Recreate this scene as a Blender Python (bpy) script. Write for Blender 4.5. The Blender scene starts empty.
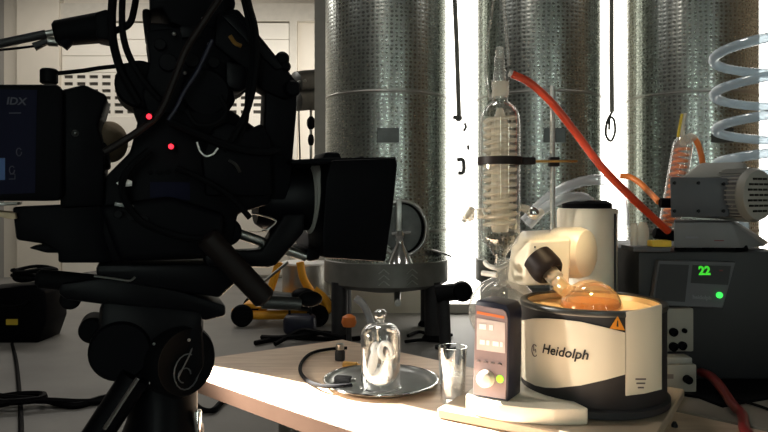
import bpy, bmesh, math, random
from mathutils import Vector, Matrix, noise
random.seed(7)
sc = bpy.context.scene
COL = sc.collection
PI = math.pi

# ------------------------------------------------------------------ camera
F, CX, HZ, CZ = 665.0, 384.0, 195.0, 1.30       # focal length in px, centre, horizon row, eye height
cam = bpy.data.cameras.new('camera')
cam.sensor_width = 36.0
cam.lens = 36.0 * F / 768.0
cam.shift_y = -(216.0 - HZ) / 768.0
cam.clip_start = 0.02
cam_o = bpy.data.objects.new('camera', cam)
cam_o.location = (0, 0, CZ)
cam_o.rotation_euler = (PI / 2, 0, 0)
COL.objects.link(cam_o)
sc.camera = cam_o

def P(x, y, d):
    """photo pixel at distance d (metres along +Y) -> world point"""
    return Vector(((x - CX) * d / F, d, CZ - (y - HZ) * d / F))

# ------------------------------------------------------------------ world, lights, exposure
w = bpy.data.worlds.new('world')
w.use_nodes = True
w.node_tree.nodes['Background'].inputs[0].default_value = (0.75, 0.85, 1.0, 1)
w.node_tree.nodes['Background'].inputs[1].default_value = 0.02
sc.world = w
sc.view_settings.view_transform = 'Standard'
sc.view_settings.look = 'None'
sc.view_settings.gamma = 1.0
sc.view_settings.exposure = 0.0
sc.view_settings.use_curve_mapping = False

def aim(o, target):
    d = Vector(target) - o.location
    o.rotation_euler = d.to_track_quat('-Z', 'Y').to_euler()

def lamp(name, kind, loc, target, watts, color=(1, 1, 1), size=0.1, size_y=None, angle=40, blend=0.3, scale=None):
    l = bpy.data.lights.new(name, kind)
    l.energy = watts
    l.color = color
    if kind == 'AREA':
        l.shape = 'RECTANGLE'
        l.size = size
        l.size_y = size_y or size
    elif kind == 'SPOT':
        l.spot_size = math.radians(angle)
        l.spot_blend = blend
        l.shadow_soft_size = size
    else:
        l.shadow_soft_size = size
    o = bpy.data.objects.new(name, l)
    o.location = loc
    aim(o, target)
    if scale:
        o.scale = scale
    COL.objects.link(o)
    return o

# added area lamps near the ceiling; the first brightens the white wall
lamp('hall_end_light', 'AREA', (-3.6, 8.6, 4.5), (-3.6, 9.2, 0), 88, (1, .95, .88), 3.5, 1.2)
lamp('hall_light', 'AREA', (-2.0, 4.5, 4.5), (-2.0, 4.5, 0), 13, (1, .97, .93), 3.0, 0.5)  # added ambient fill, no fixture modelled
lamp('hall_light_right', 'AREA', (3.9, 4.6, 4.5), (3.9, 4.6, 0), 8, (1, .96, .9), 2.0, 0.5)  # added to brighten the right wall that the tanks mirror
lamp('table_light', 'AREA', (-.5, 2.7, 4.5), (-.3, 1.9, .86), 26, (1, .93, .85), .8, .5)  # added fill to lift the wood of the table
# key lamp on the apparatus, from the left of the table
lamp('key_spot', 'SPOT', (-1.60, 1.26, 1.42), (.26, 1.33, 1.03), 135, (1, .93, .82), 0.05, angle=36, blend=.4)
# warm practical from above the bath
lamp('warm_spot', 'SPOT', (.32, 1.00, 2.35), (.44, 1.42, 1.12), 150, (1, .74, .42), 0.06, angle=13.5, blend=.8)
# slit of hard light raking along the front edge of the table
lamp('slit_spot', 'SPOT', (-1.15, 2.22, 1.95), (-.03, 1.34, .86), 3600, (1, .95, .88), 0.01, angle=34, blend=.12, scale=(.16, 1, 1))

# ------------------------------------------------------------------ materials
def lin(c):
    return tuple(((v / 255.0) / 12.92 if v / 255.0 <= .04045 else ((v / 255.0 + .055) / 1.055) ** 2.4) for v in c) + (1.0,)

MATS = {}
def mat(name, rgb, rough=.5, metal=0.0, var=.12, scale=12.0, bump=0.0, bscale=60.0, spec=.5, emit=None, es=0.0, trans=0.0, stretch=(1, 1, 1), alpha=None):
    m = bpy.data.materials.new(name)
    m.use_nodes = True
    nt = m.node_tree
    b = nt.nodes['Principled BSDF']
    b.inputs['Roughness'].default_value = rough
    b.inputs['Metallic'].default_value = metal
    b.inputs['Specular IOR Level'].default_value = spec
    b.inputs['Transmission Weight'].default_value = trans
    c = lin(rgb)
    tc = nt.nodes.new('ShaderNodeTexCoord')
    mp = nt.nodes.new('ShaderNodeMapping')
    mp.inputs['Scale'].default_value = stretch
    nt.links.new(tc.outputs['Object'], mp.inputs['Vector'])
    if var > 0:
        n = nt.nodes.new('ShaderNodeTexNoise')
        n.inputs['Scale'].default_value = scale
        n.inputs['Detail'].default_value = 5
        nt.links.new(mp.outputs[0], n.inputs['Vector'])
        r = nt.nodes.new('ShaderNodeValToRGB')
        r.color_ramp.elements[0].position = .3
        r.color_ramp.elements[1].position = .7
        r.color_ramp.elements[0].color = tuple(v * (1 - var) for v in c[:3]) + (1,)
        r.color_ramp.elements[1].color = tuple(min(1, v * (1 + var)) for v in c[:3]) + (1,)
        nt.links.new(n.outputs['Fac'], r.inputs['Fac'])
        nt.links.new(r.outputs[0], b.inputs['Base Color'])
    else:
        b.inputs['Base Color'].default_value = c
    if bump:
        n2 = nt.nodes.new('ShaderNodeTexNoise')
        n2.inputs['Scale'].default_value = bscale
        nt.links.new(mp.outputs[0], n2.inputs['Vector'])
        bp = nt.nodes.new('ShaderNodeBump')
        bp.inputs['Strength'].default_value = bump
        bp.inputs['Distance'].default_value = .01
        nt.links.new(n2.outputs['Fac'], bp.inputs['Height'])
        nt.links.new(bp.outputs[0], b.inputs['Normal'])
    if emit:
        b.inputs['Emission Color'].default_value = lin(emit)
        b.inputs['Emission Strength'].default_value = es
    MATS[name] = m
    return m

def glass_mat(name, tint=(1, 1, 1), gloss=.9, milk=0.0, milk_col=(235, 235, 235), rough=.02, edge=.35):
    """thin-walled glass: clear, with fresnel reflections and denser edges"""
    m = bpy.data.materials.new(name)
    m.use_nodes = True
    nt = m.node_tree
    nt.nodes.remove(nt.nodes['Principled BSDF'])
    out = nt.nodes['Material Output']
    tr = nt.nodes.new('ShaderNodeBsdfTransparent')
    tr.inputs[0].default_value = tuple(tint) + (1,)
    gl = nt.nodes.new('ShaderNodeBsdfGlossy')
    gl.inputs['Roughness'].default_value = rough
    gl.inputs[0].default_value = (1, 1, 1, 1)
    lw = nt.nodes.new('ShaderNodeLayerWeight')
    lw.inputs['Blend'].default_value = edge
    mu = nt.nodes.new('ShaderNodeMath'); mu.operation = 'MULTIPLY_ADD'
    mu.inputs[1].default_value = gloss
    mu.inputs[2].default_value = .05
    nt.links.new(lw.outputs['Facing'], mu.inputs[0])
    mx = nt.nodes.new('ShaderNodeMixShader')
    nt.links.new(mu.outputs[0], mx.inputs[0])
    nt.links.new(tr.outputs[0], mx.inputs[1])
    nt.links.new(gl.outputs[0], mx.inputs[2])
    last = mx
    if milk:
        df = nt.nodes.new('ShaderNodeBsdfDiffuse'); df.inputs[0].default_value = lin(milk_col)
        tl = nt.nodes.new('ShaderNodeBsdfTranslucent'); tl.inputs[0].default_value = lin(milk_col)
        m1 = nt.nodes.new('ShaderNodeMixShader'); m1.inputs[0].default_value = .5
        nt.links.new(df.outputs[0], m1.inputs[1]); nt.links.new(tl.outputs[0], m1.inputs[2])
        m2 = nt.nodes.new('ShaderNodeMixShader'); m2.inputs[0].default_value = milk
        nt.links.new(mx.outputs[0], m2.inputs[1]); nt.links.new(m1.outputs[0], m2.inputs[2])
        last = m2
    nt.links.new(last.outputs[0], out.inputs['Surface'])
    MATS[name] = m
    return m

def steel_dimpled(name):
    """circle-polished stainless sheet: rows of small overlapping scales"""
    m = bpy.data.materials.new(name)
    m.use_nodes = True
    nt = m.node_tree
    b = nt.nodes['Principled BSDF']
    b.inputs['Metallic'].default_value = 1
    b.inputs['Base Color'].default_value = lin((184, 188, 182))
    tc = nt.nodes.new('ShaderNodeTexCoord')
    mp = nt.nodes.new('ShaderNodeMapping')
    nt.links.new(tc.outputs['UV'], mp.inputs['Vector'])
    vo = nt.nodes.new('ShaderNodeTexVoronoi')
    vo.inputs['Scale'].default_value = 1.0
    vo.inputs['Randomness'].default_value = .25
    nt.links.new(mp.outputs[0], vo.inputs['Vector'])
    bp = nt.nodes.new('ShaderNodeBump')
    bp.inputs['Strength'].default_value = .3
    bp.inputs['Distance'].default_value = .006
    nt.links.new(vo.outputs['Distance'], bp.inputs['Height'])
    nt.links.new(bp.outputs[0], b.inputs['Normal'])
    ra = nt.nodes.new('ShaderNodeMapRange')
    ra.inputs['To Min'].default_value = .2
    ra.inputs['To Max'].default_value = .42
    nt.links.new(vo.outputs['Distance'], ra.inputs['Value'])
    nt.links.new(ra.outputs[0], b.inputs['Roughness'])
    MATS[name] = m
    return m

def window_mat(name, rgb, strength):
    return mat(name, (230, 230, 225), .4, var=.0, emit=rgb, es=strength)

mat('wall_paint', (216, 208, 194), .8, var=.05, scale=1.5)
mat('wall_grey', (150, 148, 144), .85, var=.06, scale=1.5)
mat('wall_tan', (142, 124, 104), .8, var=.15, scale=1)
mat('shutter_white', (224, 218, 206), .55, var=.03, scale=2)
mat('slot_dark', (70, 66, 60), .9, var=.1)
mat('trim_pale', (198, 192, 180), .6, var=.05)
mat('trim_grey', (168, 164, 156), .6, var=.05)
mat('concrete', (124, 122, 118), .55, var=.16, scale=1.6, bump=.08, bscale=40)
mat('ceiling_paint', (150, 150, 148), .9, var=.05)
steel_dimpled('tank_steel')
mat('steel', (190, 190, 186), .28, 1, var=.06, scale=30)
mat('steel_dark', (96, 97, 96), .38, 1, var=.15, scale=12)
mat('steel_brushed', (178, 176, 170), .4, 1, var=.1, scale=40, stretch=(1, 1, 12))
mat('ring_steel', (142, 142, 138), .5, .85, var=.12, scale=8)
mat('cord_grey', (84, 82, 80), .7, var=.1)
mat('chrome', (225, 225, 225), .12, 1, var=.03)
mat('brass', (214, 168, 96), .3, 1, var=.1)
mat('black_plastic', (5, 5, 9), .55, var=.25, scale=30, bump=.05, spec=.07)
mat('black_metal', (7, 7, 11), .4, var=.2, scale=30, spec=.10)
mat('black_rubber', (8, 8, 11), .7, var=.2, spec=.08)
mat('charcoal', (34, 33, 36), .55, var=.15, scale=18)
mat('navy', (20, 22, 42), .45, var=.15, scale=20)
mat('label_navy', (15, 16, 36), .6, var=.08, scale=14, spec=.08)
mat('label_blue', (30, 74, 130), .5, var=.1)
mat('label_dim', (82, 82, 92), .6, var=.05, spec=.1)
mat('label_grey', (120, 120, 128), .6, var=.05)
mat('brown_dark', (27, 20, 19), .5, var=.2, spec=.2)
mat('cream_pad', (196, 176, 146), .85, var=.15, scale=30, bump=.2)
mat('white_plastic', (226, 218, 200), .42, var=.03, scale=8)
mat('white_warm', (230, 220, 198), .38, var=.03, scale=8)
mat('bezel_brown', (142, 122, 122), .5, var=.1, scale=25)
mat('screen_grey', (214, 198, 192), .35, var=.08, scale=30)
mat('print_white', (246, 244, 240), .5, var=.0)
mat('print_black', (26, 25, 27), .5, var=.0)
mat('print_grey', (104, 92, 88), .6, var=.0)
mat('orange_line', (226, 118, 60), .5, var=.05)
mat('orange_sign', (236, 150, 34), .5, var=.04)
mat('led_green', (60, 220, 80), .4, var=.0, emit=(60, 235, 90), es=1.3)
mat('led_lime', (150, 230, 60), .4, var=.0, emit=(150, 240, 50), es=.8)
mat('digit_green', (60, 200, 50), .4, var=.0, emit=(70, 225, 50), es=.75)
mat('led_red', (255, 50, 60), .4, var=.0, emit=(255, 40, 55), es=3.0)
mat('pump_grey', (112, 112, 114), .45, var=.06, scale=14)
mat('pump_dark', (78, 79, 84), .45, var=.08, scale=14)
mat('pump_light', (150, 148, 142), .45, var=.06, scale=14)
mat('chiller_black', (24, 24, 27), .5, var=.15, scale=14)
mat('panel_grey', (82, 82, 86), .45, var=.08, scale=16)
mat('box_white', (146, 140, 130), .5, var=.05)  # white boxes, toned down to stand in for dim light
mat('red_hose', (206, 66, 34), .32, var=.06)
mat('dark_red_hose', (104, 22, 22), .35, var=.08)
mat('orange_hose', (232, 128, 58), .4, var=.06)
mat('yellow_paint', (232, 160, 34), .45, var=.1, scale=6)
mat('yellow_tag', (222, 190, 60), .55, var=.06)
mat('petal', (250, 250, 250), .6, var=.02)
mat('amber_liquid', (198, 122, 44), .2, var=.06, scale=8)
mat('water_brown', (222, 188, 138), .55, var=.05)
mat('bath_inner', (232, 204, 158), .35, .2, var=.05)
mat('wood_edge', (190, 150, 128), .5, var=.1, scale=8)
mat('bench_grey', (124, 116, 106), .5, var=.08, scale=6)
mat('board_beige', (166, 150, 130), .5, var=.06, scale=6)
mat('screw_dark', (28, 28, 30), .4, .8, var=.1)
mat('frosted', (222, 220, 214), .5, var=.03)
glass_mat('glass', (.97, .98, .98), .75)
glass_mat('glass_jar', (.96, .97, .97), 1.0, edge=.45)
glass_mat('glass_soft', (.97, .98, .98), .75, milk=.16, milk_col=(240, 238, 230), edge=.45)
glass_mat('glass_milk', (.98, .98, .97), .6, milk=.42, milk_col=(240, 232, 214))
glass_mat('clear_tube', (.93, .95, .97), .7, milk=.3, milk_col=(225, 228, 232))
glass_mat('coil_tube', (.86, .94, 1.0), .9, milk=.55, milk_col=(232, 246, 255), edge=.4)  # blue-white milk stands in for highlights on the clear tube
glass_mat('flask_glass', (1.0, .90, .70), .8, milk=.16, milk_col=(250, 220, 165), edge=.4)
window_mat('window_glow', (255, 250, 240), 5.0)
window_mat('window_cool', (214, 226, 218), .2)
window_mat('window_bright', (222, 238, 230), 19.0)

# wood top with grain
def wood():
    m = mat('wood_top', (172, 144, 118), .42, var=.0)
    nt = m.node_tree
    b = nt.nodes['Principled BSDF']
    tc = nt.nodes.new('ShaderNodeTexCoord'); mp = nt.nodes.new('ShaderNodeMapping')
    mp.inputs['Rotation'].default_value = (0, 0, math.radians(43))
    mp.inputs['Scale'].default_value = (3, 26, 3)
    nt.links.new(tc.outputs['Object'], mp.inputs[0])
    n = nt.nodes.new('ShaderNodeTexNoise'); n.inputs['Scale'].default_value = 3; n.inputs['Detail'].default_value = 6
    nt.links.new(mp.outputs[0], n.inputs['Vector'])
    r = nt.nodes.new('ShaderNodeValToRGB')
    r.color_ramp.elements[0].color = lin((188, 160, 134)); r.color_ramp.elements[0].position = .3
    r.color_ramp.elements[1].color = lin((214, 190, 164)); r.color_ramp.elements[1].position = .7
    nt.links.new(n.outputs['Fac'], r.inputs[0]); nt.links.new(r.outputs[0], b.inputs['Base Color'])
wood()

# ------------------------------------------------------------------ mesh helpers
ORG = {}
class B:
    def __init__(s):
        s.v, s.f, s.uv = [], [], None
    def add(s, vs, fs):
        o = len(s.v)
        s.v += [Vector(p) for p in vs]
        s.f += [tuple(i + o for i in f) for f in fs]
        return s
    def bm(s, bm):
        bm.verts.index_update()
        s.add([v.co.copy() for v in bm.verts], [[v.index for v in f.verts] for f in bm.faces])
        bm.free()
        return s
    def box(s, c, size, R=None, bev=0.0, seg=2):
        bm = bmesh.new()
        bmesh.ops.create_cube(bm, size=1)
        for v in bm.verts:
            v.co = Vector((v.co.x * size[0], v.co.y * size[1], v.co.z * size[2]))
        if bev:
            bmesh.ops.bevel(bm, geom=bm.edges[:], offset=bev, segments=seg, affect='EDGES', profile=.5)
        M = Matrix.Translation(Vector(c)) @ (R.to_4x4() if R is not None else Matrix())
        bmesh.ops.transform(bm, matrix=M, verts=bm.verts)
        return s.bm(bm)
    def hull(s, pts, bev=0.0, seg=2):
        bm = bmesh.new()
        vs = [bm.verts.new(p) for p in pts]
        r = bmesh.ops.convex_hull(bm, input=vs)
        bmesh.ops.delete(bm, geom=[g for g in r['geom_interior'] if isinstance(g, bmesh.types.BMVert)], context='VERTS')
        bmesh.ops.dissolve_limit(bm, angle_limit=.06, verts=bm.verts[:], edges=bm.edges[:])
        if bev:
            bmesh.ops.bevel(bm, geom=bm.edges[:], offset=bev, segments=seg, affect='EDGES', profile=.5)
        return s.bm(bm)
    def prism(s, near, off, bev=0.0, seg=2):
        """polygon of world points extruded by vector off"""
        bm = bmesh.new()
        off = Vector(off)
        a = [bm.verts.new(p) for p in near]
        b = [bm.verts.new(Vector(p) + off) for p in near]
        n = len(a)
        bm.faces.new(a); bm.faces.new(b[::-1])
        for i in range(n):
            bm.faces.new((a[(i + 1) % n], a[i], b[i], b[(i + 1) % n]))
        bmesh.ops.recalc_face_normals(bm, faces=bm.faces[:])
        if bev:
            bmesh.ops.bevel(bm, geom=bm.edges[:], offset=bev, segments=seg, affect='EDGES', profile=.5, clamp_overlap=True)
        return s.bm(bm)
    def lathe(s, prof, loc=(0, 0, 0), axis=(0, 0, 1), n=28, close=False):
        """prof: list of (radius, height) revolved about axis through loc"""
        ax = Vector(axis).normalized()
        q = Vector((0, 0, 1)).rotation_difference(ax)
        vs, fs = [], []
        loc = Vector(loc)
        for r, z in prof:
            for k in range(n):
                a = 2 * PI * k / n
                vs.append(loc + q @ Vector((r * math.cos(a), r * math.sin(a), z)))
        m = len(prof)
        for i in range(m - 1 if not close else m):
            j = (i + 1) % m
            for k in range(n):
                k2 = (k + 1) % n
                fs.append((i * n + k, i * n + k2, j * n + k2, j * n + k))
        if not close:
            if prof[0][0] > 1e-5: fs.append(tuple(range(n))[::-1])
            if prof[-1][0] > 1e-5: fs.append(tuple((m - 1) * n + k for k in range(n)))
        bm = bmesh.new()
        bv = [bm.verts.new(p) for p in vs]
        for f in fs:
            try: bm.faces.new([bv[i] for i in f])
            except ValueError: pass
        bmesh.ops.remove_doubles(bm, verts=bm.verts[:], dist=1e-6)
        bmesh.ops.recalc_face_normals(bm, faces=bm.faces[:])
        return s.bm(bm)
    def open_lathe(s, prof, loc=(0, 0, 0), axis=(0, 0, 1), n=28):
        """same, with no end caps: a thin shell"""
        ax = Vector(axis).normalized(); q = Vector((0, 0, 1)).rotation_difference(ax); loc = Vector(loc)
        vs = [loc + q @ Vector((r * math.cos(2 * PI * k / n), r * math.sin(2 * PI * k / n), z)) for r, z in prof for k in range(n)]
        fs = [(i * n + k, i * n + (k + 1) % n, (i + 1) * n + (k + 1) % n, (i + 1) * n + k) for i in range(len(prof) - 1) for k in range(n)]
        return s.add(vs, fs)
    def cyl(s, a, b, r, r2=None, n=20, bev=0.0):
        a, b = Vector(a), Vector(b)
        L = (b - a).length
        r2 = r if r2 is None else r2
        if bev:
            prof = [(r - bev, 0), (r, bev), (r2, L - bev), (r2 - bev, L)]
        else:
            prof = [(r, 0), (r2, L)]
        return s.lathe(prof, a, b - a, n)
    def tube(s, pts, r, n=8, sub=6, taper=None, flat=None):
        """round tube through points (Catmull-Rom)"""
        pts = [Vector(p) for p in pts]
        if sub > 1 and len(pts) > 2:
            q = [pts[0] * 2 - pts[1]] + pts + [pts[-1] * 2 - pts[-2]]
            out = []
            for i in range(1, len(q) - 2):
                p0, p1, p2, p3 = q[i - 1], q[i], q[i + 1], q[i + 2]
                for k in range(sub):
                    t = k / sub
                    out.append(.5 * ((2 * p1) + (p2 - p0) * t + (2 * p0 - 5 * p1 + 4 * p2 - p3) * t * t + (3 * p1 - p0 - 3 * p2 + p3) * t ** 3))
            out.append(pts[-1])
            pts = out
        vs, fs = [], []
        prev = None
        N = len(pts)
        for i, p in enumerate(pts):
            t = (pts[min(i + 1, N - 1)] - pts[max(i - 1, 0)]).normalized()
            if prev is None:
                u = t.orthogonal().normalized()
            else:
                u = prev - t * prev.dot(t)
                u = u.normalized() if u.length > 1e-6 else t.orthogonal().normalized()
            prev = u
            v = t.cross(u)
            rr = r if taper is None else r * taper(i / (N - 1))
            for k in range(n):
                a = 2 * PI * k / n
                vs.append(p + u * (rr * math.cos(a)) + v * (rr * math.sin(a)))
        for i in range(N - 1):
            for k in range(n):
                k2 = (k + 1) % n
                fs.append((i * n + k, i * n + k2, (i + 1) * n + k2, (i + 1) * n + k))
        fs.append(tuple(range(n))[::-1]); fs.append(tuple((N - 1) * n + k for k in range(n)))
        return s.add(vs, fs)
    def ball(s, c, r, n=20, m=12, sc_=(1, 1, 1), R=None, wob=0.0):
        vs, fs = [], []
        bm = bmesh.new()
        bmesh.ops.create_uvsphere(bm, u_segments=n, v_segments=m, radius=1)
        for v in bm.verts:
            p = Vector((v.co.x * sc_[0], v.co.y * sc_[1], v.co.z * sc_[2])) * r
            if wob: p *= 1 + wob * noise.noise(p * (2.2 / r) + Vector(c) * 9)
            v.co = (R @ p if R is not None else p) + Vector(c)
        return s.bm(bm)
    def build(s, name, material, parent=None, smooth=40, tags=None):
        me = bpy.data.meshes.new(name)
        if parent is not None:
            org = ORG[parent.name]
        else:
            xs = [v.x for v in s.v]; ys = [v.y for v in s.v]; zs = [v.z for v in s.v]
            org = Vector(((min(xs) + max(xs)) / 2, (min(ys) + max(ys)) / 2, min(zs)))
        me.from_pydata([v - org for v in s.v], [], s.f)
        me.update()
        if smooth:
            me.shade_smooth()
            me.set_sharp_from_angle(angle=math.radians(smooth))
        me.materials.append(MATS[material])
        o = bpy.data.objects.new(name, me)
        COL.objects.link(o)
        if parent is not None:
            o.parent = parent
        else:
            o.location = org
        ORG[o.name] = org
        return o

def thing(name, loc, label, cat, group=None):
    o = bpy.data.objects.new(name, None)
    o.empty_display_size = .05
    o.location = loc
    COL.objects.link(o)
    ORG[o.name] = Vector(loc)
    return tag(o, label, cat, group)

def tag(o, label, cat, group=None):
    o['label'] = label; o['category'] = cat
    if group: o['group'] = group
    return o

def struct(o):
    o['kind'] = 'structure'
    return o

def text_verts(body, size, shear=0.0, align='CENTER', bold=0.0):
    cu = bpy.data.curves.new('lettering', 'FONT')
    cu.body = body; cu.size = size; cu.shear = shear; cu.align_x = align; cu.align_y = 'CENTER'
    cu.offset = bold; cu.resolution_u = 3
    ob = bpy.data.objects.new('lettering', cu)
    COL.objects.link(ob)
    bpy.context.view_layer.update()
    me = bpy.data.meshes.new_from_object(ob.evaluated_get(bpy.context.evaluated_depsgraph_get()))
    vs = [v.co.copy() for v in me.vertices]; fs = [tuple(p.vertices) for p in me.polygons]
    bpy.data.objects.remove(ob); bpy.data.curves.remove(cu); bpy.data.meshes.remove(me)
    return vs, fs

def flat_text(body, size, at, ex, ez, **k):
    """lettering laid on a plane: ex = reading direction, ez = up"""
    vs, fs = text_verts(body, size, **k)
    ex, ez, at = Vector(ex).normalized(), Vector(ez).normalized(), Vector(at)
    return B().add([at + ex * v.x + ez * v.y for v in vs], fs)

def RZ(deg): return Matrix.Rotation(math.radians(deg), 3, 'Z')

# ================================================================== STRUCTURE
XL, XR, YF, YB, YT, ZC = -6.0, 5.2, -3.2, 10.5, 7.25, 4.6
def slab(name, x0, x1, y0, y1, z0, z1, m):
    return struct(B().box(((x0 + x1) / 2, (y0 + y1) / 2, (z0 + z1) / 2), (x1 - x0, y1 - y0, z1 - z0)).build(name, m, smooth=0))
slab('floor', XL - .2, XR + .2, YF - .2, YB + .2, -.1, 0, 'concrete')
slab('ceiling', XL - .2, XR + .2, YF - .2, YB + .2, ZC, ZC + .1, 'ceiling_paint')
slab('wall_left', XL - .2, XL, YF, YB, 0, ZC, 'wall_grey')
slab('wall_right', XR, XR + .2, YF, YB, 0, ZC, 'wall_tan')
slab('wall_back', XL - .2, -.2, YB, YB + .2, 0, ZC, 'wall_paint')
slab('wall_front', XL - .2, XR + .2, YF - .2, YF, 0, ZC, 'wall_grey')
slab('wall_partition', -.70, XR, YT + .08, YT + .2, 0, ZC, 'wall_paint')
slab('wall_return', -.40, -.28, YT + .2, YB, 0, ZC, 'wall_paint')
# steel post at the end of the partition
slab('trim_1', -.745, -.60, YT - .12, YT + .07, 0, ZC, 'trim_grey')
# white pilaster by the left wall, lintel above the shutter, jamb
slab('trim_2', -5.72, -5.06, YB - .14, YB, 0, ZC, 'wall_paint')
slab('trim_3', -5.06, -.70, YB - .10, YB, 4.02, 4.30, 'trim_pale')
slab('trim_4', -1.48, -1.36, YB - .10, YB, 0, 4.02, 'trim_pale')

# sectional shutter with a slotted band
door = struct(B().box((-3.27, YB - .02, 2.0), (3.56, .03, 3.98)).build('door_1', 'shutter_white', smooth=0))
zs = [.04, .72, 1.40, 2.06, 2.54]
for i in range(4):
    B().box((-3.27, YB - .055, (zs[i] + zs[i + 1]) / 2), (3.56, .04, zs[i + 1] - zs[i] - .006), bev=.006, seg=1).build('shutter_panel', 'shutter_white', door)
zz = 3.22
while zz < 3.95:
    B().box((-3.27, YB - .055, zz + .13), (3.56, .04, .255), bev=.005, seg=1).build('shutter_panel', 'shutter_white', door)
    zz += .26
B().box((-3.27, YB - .038, 2.88), (3.54, .006, .66)).build('vent_backing', 'slot_dark', door, smooth=0)
g = B()
rows, cols = 6, 18
z0, z1 = 2.55, 3.21
ph = (z1 - z0) / rows
for r in range(rows + 1):
    g.box((-3.27, YB - .05, z0 + r * ph), (3.56, .03, ph * .52))
for c in range(cols + 1):
    g.box((-5.05 + c * 3.56 / cols, YB - .05, (z0 + z1) / 2), (.062, .034, z1 - z0))
g.build('vent_grille', 'shutter_white', door, smooth=0)

# frosted windows behind the tanks, full height
def window(name, xc, wd):
    o = struct(B().box((xc, YT + .05, 2.3), (wd, .03, 4.4)).build(name, 'window_glow', smooth=0))
    f = B()
    for s in (-1, 1):
        f.box((xc + s * (wd / 2 + .02), YT + .03, 2.3), (.05, .07, 4.5))
    f.box((xc, YT + .03, .06), (wd, .07, .1)).box((xc, YT + .03, 4.5), (wd, .07, .1))
    f.build('window_frame', 'trim_grey', o, smooth=0)
    return o
w1 = window('window_1', .86, .62)
w2 = window('window_2', 2.55, .62)
w3 = window('window_3', 4.27, .62)
# J-shaped latches and small fittings on the first window
def wp(x, y): return P(x, y, YT + .01)
B().tube([wp(457, 160), wp(463, 160), wp(463.5, 172), wp(458, 173)], .024, n=8, sub=3).build('window_handle', 'charcoal', w1)
B().tube([wp(464.5, 123), wp(466, 127), wp(463.5, 131)], .016, n=6, sub=2).build('window_catch', 'charcoal', w1)
B().tube([wp(468, 145), wp(468.5, 150)], .016, n=6, sub=1).build('window_catch', 'charcoal', w1)

# glowing panes added behind the viewer, framed as windows, for the tank reflections
for i, (xc, wd, m) in enumerate([(-.30, .16, 'window_bright'), (4.3, .18, 'window_bright'), (1.7, 1.1, 'window_cool'), (-1.4, 1.3, 'window_cool'), (-3.8, 1.3, 'window_cool')]):
    o = struct(B().box((xc, YF + .02, 2.2), (wd, .04, 3.2)).build('window_%d' % (i + 4), m, smooth=0))
    f = B()
    for s in (-1, 1): f.box((xc + s * (wd / 2 + .03), YF + .03, 2.2), (.06, .06, 3.32))
    f.box((xc, YF + .03, .57), (wd, .06, .06)).box((xc, YF + .03, 3.83), (wd, .06, .06))
    f.build('window_frame', 'trim_grey', o, smooth=0)

# ================================================================== TANKS
TY, TR = 6.30, .572
def uv_cyl(o, xc):
    me = o.data
    uvl = me.uv_layers.new(name='uv')
    for p in me.polygons:
        for li in p.loop_indices:
            v = me.vertices[me.loops[li].vertex_index].co
            a = math.atan2(v.x, -v.y)
            uvl.data[li].uv = (a * TR / .042, (v.z) / .036)
        us = [uvl.data[li].uv[0] for li in p.loop_indices]
        if max(us) - min(us) > 40:
            for li in p.loop_indices:
                if uvl.data[li].uv[0] < 0: uvl.data[li].uv[0] += 2 * PI * TR / .042

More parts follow.
